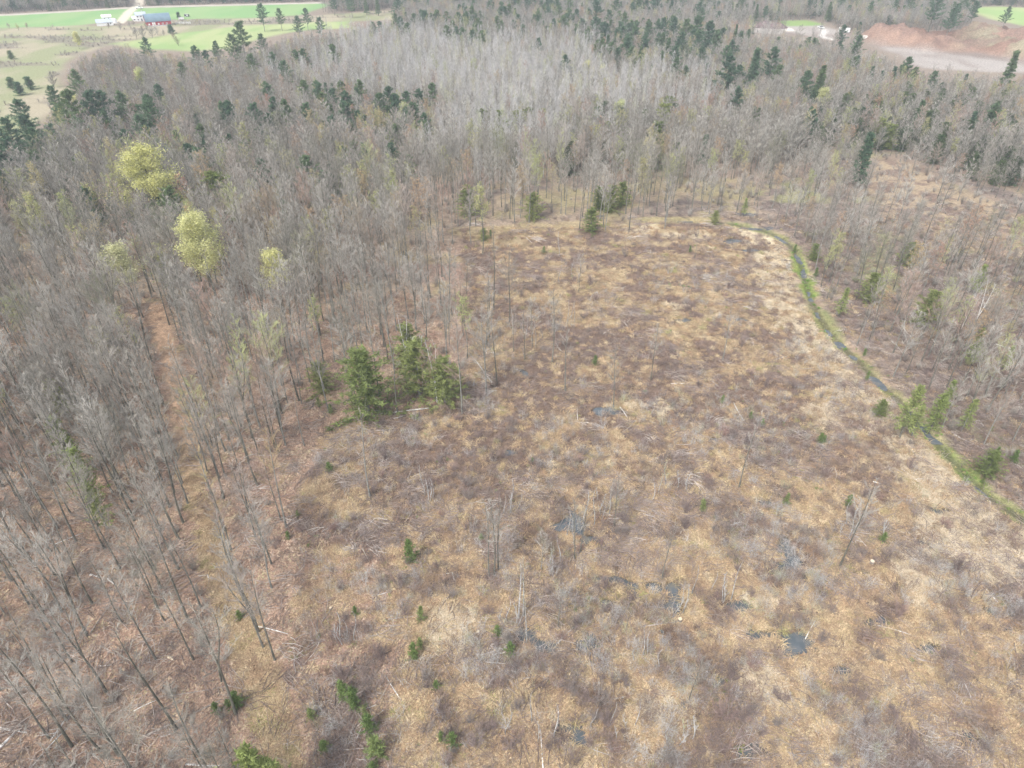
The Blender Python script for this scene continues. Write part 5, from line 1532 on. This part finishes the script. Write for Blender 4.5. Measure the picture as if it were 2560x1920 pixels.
# underbrush of the woods
src_sh = source_collection('underbrush', [join([(v[2], M_TWIG_R), (v[3], M_TWIG)])[0].mesh('brush', [M_TWIG_R, M_TWIG]) for v in SHR])
x, y = jgrid(-330, 330, 30, 330, 3.6)
k = framed(x, y, 0, 2, 100, 100) & (sdist(W_CLEAR, x, y) > 1) & (ldist(TRAIL, x, y)[0] > 2.6) & (ldist(DITCH, x, y)[0] > 3) & (rng.random(len(x)) < .16+.5*sst(.5, .65, fbm(x, y, 15, 3, 75))+.35*(sdist(W_RIGHT, x, y) < 0))
for wp in ALL_OPEN:
    k &= sdist(wp, x, y) > 0
x, y = x[k], y[k]
scatter('underbrush', src_sh, np.stack([x, y, hz(x, y)], 1), rng.uniform(0, 6.28, len(x)), rng.uniform(.5, 1.3, len(x)), rng.integers(0, 4, len(x)), 'leafless brush growing under the trees', 'underbrush')
print('underbrush', len(x))
# scrub in the old fields
x, y = jgrid(-420, 60, 250, 600, 3.2)
k = (sdist(W_BEIGE, x, y) < -2) & (rng.random(len(x)) < .95*sst(.57, .63, fbm(x*.45, y, 14, 3, 36)))
x, y = x[k], y[k]
scatter('field_scrub', src_sh, np.stack([x, y, hz(x, y)], 1), rng.uniform(0, 6.28, len(x)), rng.uniform(.35, .8, len(x)), rng.integers(0, 4, len(x)), 'low brown scrub in the old beige field', 'scrub')

# ------------------------------------------------------------------ the farm
M_RED = plain_mat('red_barn_boards', (.36, .035, .05), .7, .15, .4)
M_ROOF = plain_mat('blue_grey_metal_roof', (.17, .24, .29), .45, .1, .3)
M_WHITE = plain_mat('white_paint', (.78, .78, .76), .6, .06, .5)
M_GROOF = plain_mat('pale_grey_roof', (.42, .46, .52), .5, .08, .5)
M_STONE = plain_mat('pale_foundation', (.5, .5, .48), .8, .15, 1)
M_GLASS = plain_mat('dark_window_glass', (.05, .06, .07), .1, .1, 1)
M_DARK = plain_mat('dark_rubber_and_steel', (.05, .05, .05), .6, .1, 2)
M_POLE = plain_mat('weathered_pole', (.22, .19, .16), .9, .2, 2)


def mbox(*boxes):
    m = MB()
    for c, d in boxes:
        m.box(c, d)
    return m


def put(px_, py_, z=0):
    x, y = (float(q) for q in G(px_, py_, z))
    return x, y, h1(x, y)


x, y, z = put(345, 57)
rz = .5
e = link('barn', None, None, (x-2.2, y+3.9, z), rz, .79)
L, Wd, hw = 20.0, 11.0, 4.2
link('foundation', mbox(((0, 0, .35), (L+.1, Wd+.1, 1.1))).mesh('foundation', [M_STONE]), e)
m = mbox(((0, 0, (hw+.9)/2+.4), (L, Wd, hw-.9+.5)))
arc = [(-Wd/2*math.cos(t)*1.06, hw-.35+5.6*math.sin(t)**.9) for t in np.linspace(0, pi, 15)]
for sx in (-1, 1):
    m.poly([(sx*(L/2-.003), q[0]*.94, q[1]-.05) for q in (arc if sx > 0 else arc[::-1])])
link('wall', m.mesh('wall', [M_RED]), e)
m = MB()
for (y1, z1), (y2, z2) in zip(arc[:-1], arc[1:]):
    m.poly([(-L/2-.4, y1, z1), (-L/2-.4, y2, z2), (L/2+.4, y2, z2), (L/2+.4, y1, z1)][::-1])
    m.poly([(-L/2-.4, y1, z1-.15), (-L/2-.4, y2, z2-.15), (L/2+.4, y2, z2-.15), (L/2+.4, y1, z1-.15)])
for sx in (-1, 1):
    for (y1, z1), (y2, z2) in zip(arc[:-1], arc[1:]):
        m.poly([(sx*(L/2+.4), y1, z1), (sx*(L/2+.4), y2, z2), (sx*(L/2+.4), y2, z2-.15), (sx*(L/2+.4), y1, z1-.15)])
link('roof', m.mesh('roof', [M_ROOF]), e)
d_ = link('door', mbox(((-4.0, -Wd/2-.06, 1.9), (2.7, .12, 2.8))).mesh('door', [M_WHITE]), e)
link('cross_brace', mbox(((-4.0, -Wd/2-.14, 1.9), (.15, .04, 2.6)), ((-4.0, -Wd/2-.14, 1.9), (2.5, .03, .15))).mesh('cross_brace', [M_RED]), d_)
for cx in (-7.7, -.2, 3.2, 6.4):
    w_ = link('window', mbox(((cx, -Wd/2-.05, 1.9), (1.3, .1, 1.2))).mesh('window', [M_WHITE]), e)
    link('pane', mbox(((cx, -Wd/2-.11, 1.9), (.8, .03, .8))).mesh('pane', [M_GLASS if cx > 1 else M_WHITE]), w_)
tag(e, 'long red barn with a blue-grey rounded metal roof at the far farm', 'barn')


def gable(L, Wd, hw, hr, ov=.35):
    wl = mbox(((0, 0, hw/2), (L, Wd, hw)))
    for sx in (-1, 1):
        q = [(sx*(L/2), -Wd/2, hw), (sx*(L/2), Wd/2, hw), (sx*(L/2), 0, hw+hr)]
        wl.poly(q if sx > 0 else q[::-1])
    rf = MB()
    for sy in (-1, 1):
        k_ = hr/(Wd/2)
        e_ = [(-L/2-ov, sy*(Wd/2+ov), hw-ov*k_+.05), (L/2+ov, sy*(Wd/2+ov), hw-ov*k_+.05), (L/2+ov, 0, hw+hr+.05), (-L/2-ov, 0, hw+hr+.05)]
        rf.poly(e_ if sy < 0 else e_[::-1])
        lo = [(a_, b_, c_-.12) for a_, b_, c_ in e_]
        rf.poly(lo[::-1] if sy < 0 else lo)
    return wl, rf


def house(px_, py_, L, Wd, hw, hr, name, lab, cat, rz=0, roofm=M_GROOF, wins=(), door=None, chimney=False):
    x, y, z = put(px_, py_)
    e = link(name, None, None, (x, y+Wd/2*.76, z), rz, .76)
    wl, rf = gable(L, Wd, hw, hr)
    link('wall', wl.mesh('wall', [M_WHITE]), e)
    r_ = link('roof', rf.mesh('roof', [roofm]), e)
    if chimney:
        link('chimney', mbox(((L*.2, .5, hw+hr+.2), (.7, .7, 1.4))).mesh('chimney', [M_STONE]), r_)
    for cx, cz in wins:
        w_ = link('window', mbox(((cx, -Wd/2-.04, cz), (1.15, .08, 1.35))).mesh('window', [M_WHITE]), e)
        link('pane', mbox(((cx, -Wd/2-.09, cz), (.9, .03, 1.1))).mesh('pane', [M_GLASS]), w_)
    if door is not None:
        link('door', mbox(((door, -Wd/2-.04, 1.05), (1.1, .08, 2.1))).mesh('door', [M_GLASS]), e)
    tag(e, lab, cat)
    return e


house(223, 56, 13.5, 8, 2.8, 2.3, 'shed', 'long low white shed with a pale grey-blue roof left of the driveway', 'shed', .5, M_GROOF, [(4.6, 1.7)], 2.5)
house(228, 45, 8, 7, 3.2, 1.6, 'garage', 'small white building behind the long white shed', 'shed', .5, M_WHITE, [(-2, 1.8), (1.5, 1.8)])
house(303, 46, 9, 7, 5.0, 2.4, 'farmhouse', 'white two-storey farmhouse left behind the red barn', 'house', .5, M_GROOF, [(-3, 3.9), (0, 3.9), (3, 3.9), (-3, 1.5), (3, 1.5)], 0, True)
house(292, 46, 6, 5, 2.6, 1.6, 'annex', 'low white annex at the left side of the farmhouse', 'house', .5, M_WHITE, [(-1.2, 1.4)], 1.2)
x, y, z = put(248, 50)
m = MB(); m.tube([(0, 0, 0), (0, 0, 2.4), (0, 0, 3.0), (0, 0, 3.2)], [1.7, 1.7, 1.0, .05], 14)
tag(link('tank', m.mesh('tank', [M_WHITE], True), None, (x, y, z)), 'round white tank right of the long white shed', 'tank')


def wheels(parent, spots, r):
    for cx, cy in spots:
        m = MB(); m.tube([(0, -.12, 0), (0, .12, 0)], [r, r], 12, 0, True)
        w_ = link('wheel', m.mesh('wheel', [M_DARK]), parent, (cx, cy, r))
        m2 = MB(); s_ = 1 if cy > 0 else -1
        m2.tube([(0, .122*s_, 0), (0, .14*s_, 0)], [r*.55, r*.5], 10, 0, True)
        link('rim', m2.mesh('rim', [M_STONE]), w_)


def trailer(px_, py_, L, Wd, H, name, lab, cat, mat, rz=0, z0=1.0):
    x, y, z = put(px_, py_)
    e = link(name, None, None, (x, y+Wd/2, z), rz, .78)
    m = mbox(((0, 0, z0+H/2), (L, Wd, H)))
    link('body', m.mesh('body', [mat]), e)
    link('roof_rail', mbox(((0, 0, z0+H+.04), (L+.06, Wd+.06, .08))).mesh('roof_rail', [M_STONE]), e)
    link('skirt', mbox(((0, 0, z0-.12), (L*.9, Wd*.8, .2))).mesh('skirt', [M_DARK]), e)
    wheels(e, [(-L*.3, -Wd/2+.1), (-L*.3, Wd/2-.1), (-L*.18, -Wd/2+.1), (-L*.18, Wd/2-.1)], .48)
    link('hitch', mbox(((L/2+.6, 0, z0-.15), (1.2, .2, .15))).mesh('hitch', [M_DARK]), e)
    link('door', mbox(((L*.2, -Wd/2-.03, z0+H*.45), (1.0, .06, H*.8))).mesh('door', [M_WHITE]), e)
    tag(e, lab, cat)


trailer(326, 38, 7.5, 2.5, 2.3, 'camper', 'white camper parked behind the left end of the red barn', 'camper', M_WHITE, .5, .7)
trailer(391, 44, 4.5, 2.2, 1.6, 'trailer', 'low white trailer right of the red barn', 'trailer', M_WHITE, .5, .6)
trailer(403, 37, 3.8, 2.2, 1.7, 'stock_trailer', 'small dark trailer on the field right of the barn', 'trailer', M_DARK, 0, .6)
trailer(1824, 72, 8.8, 2.6, 3.0, 'box_trailer', 'white box trailer parked on the gravel pit floor', 'trailer', M_WHITE, -.62, .9)


def pickup(px_, py_, rz, lab, name='pickup_truck', cat='truck'):
    x, y, z = put(px_, py_)
    e = link(name, None, None, (x, y, z), rz)
    link('body', mbox(((0, 0, .75), (5.4, 1.95, .6)), ((1.9, 0, 1.1), (1.5, 1.85, .12))).mesh('body', [M_WHITE]), e)
    m = MB()
    lo = [(-.7, -.93, 1.05), (1.3, -.93, 1.05), (1.3, .93, 1.05), (-.7, .93, 1.05)]
    hi = [(-.5, -.8, 1.85), (.75, -.8, 1.85), (.75, .8, 1.85), (-.5, .8, 1.85)]
    m.poly(hi)
    for i in range(4):
        m.poly([lo[i], lo[(i+1) % 4], hi[(i+1) % 4], hi[i]])
    cab = link('cab', m.mesh('cab', [M_WHITE]), e)
    m = MB(); m.poly([(1.26, -.8, 1.12), (1.26, .8, 1.12), (.82, .7, 1.78), (.82, -.7, 1.78)])
    link('windscreen', m.mesh('windscreen', [M_GLASS]), cab)
    link('side_window', mbox(((.2, -.885, 1.45), (1.3, .06, .5)), ((.2, .885, 1.45), (1.3, .06, .5))).mesh('side_window', [M_GLASS]), cab)
    wheels(e, [(1.7, -.95), (1.7, .95), (-1.7, -.95), (-1.7, .95)], .4)
    for sy in (-.7, .7):
        link('headlight', mbox(((2.72, sy, .85), (.06, .35, .22))).mesh('headlight', [M_STONE]), e)
    link('bed_rail', mbox(((-1.75, -.93, 1.18), (1.9, .08, .28)), ((-1.75, .93, 1.18), (1.9, .08, .28)), ((-2.66, 0, 1.15), (.08, 1.9, .25))).mesh('bed_rail', [M_WHITE]), e)
    tag(e, lab, cat)


pickup(1773, 62, -1.35, 'white pickup truck facing down the pale gravel pit track')
pickup(301, 19, .3, 'white truck parked beside the field above the farmhouse')
pickup(1520, 62, .6, 'white vehicle half hidden behind the dark pines near the pit')

for px_, py_, H, lab in ((310, 40, 10, 'wooden utility pole beside the farmhouse'), (1889, 84, 7, 'thin wooden pole on the red spoil bank')):
    x, y, z = put(px_, py_)
    e = link('utility_pole', None, None, (x, y, z))
    m = MB(); m.tube([(0, 0, -.2), (0, 0, H)], [.16, .11], 7, 0, True); link('pole', m.mesh('pole', [M_POLE]), e)
    link('crossarm', mbox(((0, -.17, H-.6), (2.2, .12, .14))).mesh('crossarm', [M_POLE]), e)
    tag(e, lab, 'pole')
# paddock fence
x, y, z = put(396, 52)
e = link('paddock_fence', None, None, (x, y, z), .05)
for i in range(5):
    link('post', mbox(((-5+i*2.5, 0, .75), (.15, .15, 1.5))).mesh('post', [M_WHITE]), e)
for k_ in range(3):
    link('rail', mbox(((0, -.11, .45+k_*.42), (10.2, .06, .14))).mesh('rail', [M_WHITE]), e)
tag(e, 'white rail fence right of the red barn', 'fence')
# round green tree at the farm and bare brush before the barn
for px_, py_, H, lab in ((387, 40, 5, 'round dark green bush between the barn and the dark trailer'),):
    x, y, z = put(px_, py_)
    v = CON['juniper'][0]
    e = place_thing('round_bush', [('stem', v[2]), ('needles', v[3])], (x, y, z), 0, (1.6, 1.6, 1.0))
    tag(e, lab, 'bush')
t, c, tips = bare_tree(H=6, spread=.50, cs=.08, nprim=24, n2=8, n3=7, twig=.045, up=(15, 70), r0=.11)
fm = (t.mesh('trunk', [M_BARK], True), c.mesh('crown', [M_TWIG]))
for px_, py_, s, lab in ((340, 76, 1.0, 'wide grey bare bush before the barn wall'), (262, 66, .9, 'grey bare bush beside the white shed'), (236, 62, .6, 'low grey bush in front of the white shed'), (60, 62, .6, 'right grey bush on the far left field edge'), (20, 62, .6, 'leftmost grey bush on the far left field edge'), (330, 82, 1.1, 'grey bare bushy tree in front of the red barn, rightmost'), (312, 84, 1.2, 'grey bare bushy tree in front of the barn and farmhouse, middle'), (295, 82, 1.0, 'grey bare bushy tree before the farmhouse, leftmost'), (376, 86, .7, 'small bare bush at the edge of the light green field'),
                         (282, 62, .8, 'bare shrubby tree beside the driveway end'), (290, 56, .6, 'small bare tree by the farmhouse yard'), (318, 66, .8, 'bare tree at the left end of the barn'), (385, 100, .9, 'pinkish bare tree standing in the light green field'), (40, 66, .7, 'grey bare bush cluster at the edge of the far left field'), (120, 190, 1.2, 'bare spreading tree at the edge of the beige field'), (355, 78, .6, 'low bare bush below the barn wall')):
    x, y, z = put(px_, py_)
    e = place_thing('bare_bush', [('trunk', fm[0]), ('crown', fm[1])], (x, y, z), rv(0, 6), s)
    tag(e, lab, 'tree', 'bare bushes round the farm')

# ------------------------------------------------------------------ the gravel pit
def heap(px_, py_, rx, ry, H, mat, name, lab, seed):
    x, y, z = put(px_, py_)
    m = MB(); nr, na = 9, 22
    for i in range(nr+1):
        for k_ in range(na):
            t = 2*pi*k_/na; r = i/nr
            wob = 1+.35*(float(vnoise(math.cos(t)*2+seed, math.sin(t)*2))-.5)
            a_, b_ = math.cos(t)*r*rx*wob, math.sin(t)*r*ry*wob
            zz_ = H*(1-r**1.6)*(.75+.5*float(fbm(np.array(a_+seed*9), np.array(b_), 3, 3, 80)))-.1
            m.v.append((a_, b_, zz_))
    for i in range(nr):
        for k_ in range(na):
            q = (k_+1) % na
            m.f.append((i*na+k_, (i+1)*na+k_, (i+1)*na+q, i*na+q)); m.m.append(0)
    o = link(name, m.mesh(name, [mat]), None, (x, y+ry, z))
    tag(o, lab, 'heap')


M_HEAPD = plain_mat('dark_purple_soil', (.17, .125, .12), .95, .3, .6)
M_HEAPR = plain_mat('red_soil', (.38, .22, .155), .95, .3, .6)
M_HEAPP = plain_mat('pale_gravel', (.55, .5, .44), .95, .2, .8)
heap(1655, 62, 7, 5, 4.2, M_HEAPD, 'soil_heap', 'left dark soil heap at the back of the gravel pit', 1)
heap(1680, 63, 7.5, 4.5, 3.8, M_HEAPD, 'soil_heap', 'right dark soil heap at the back of the gravel pit', 2)
heap(1708, 68, 3.5, 2.5, 2.0, M_HEAPP, 'gravel_heap', 'small grey rubble heap in front of the dark soil heaps', 3)
heap(1607, 63, 9, 5, 2.6, M_HEAPR, 'soil_heap', 'low reddish soil heap left of the dark heaps', 4)
heap(1868, 90, 3.5, 2, 1.8, M_HEAPP, 'sand_heap', 'pale yellow sand heap at the foot of the red spoil bank', 5)

finish_labels()
print('objects', len(bpy.data.objects))
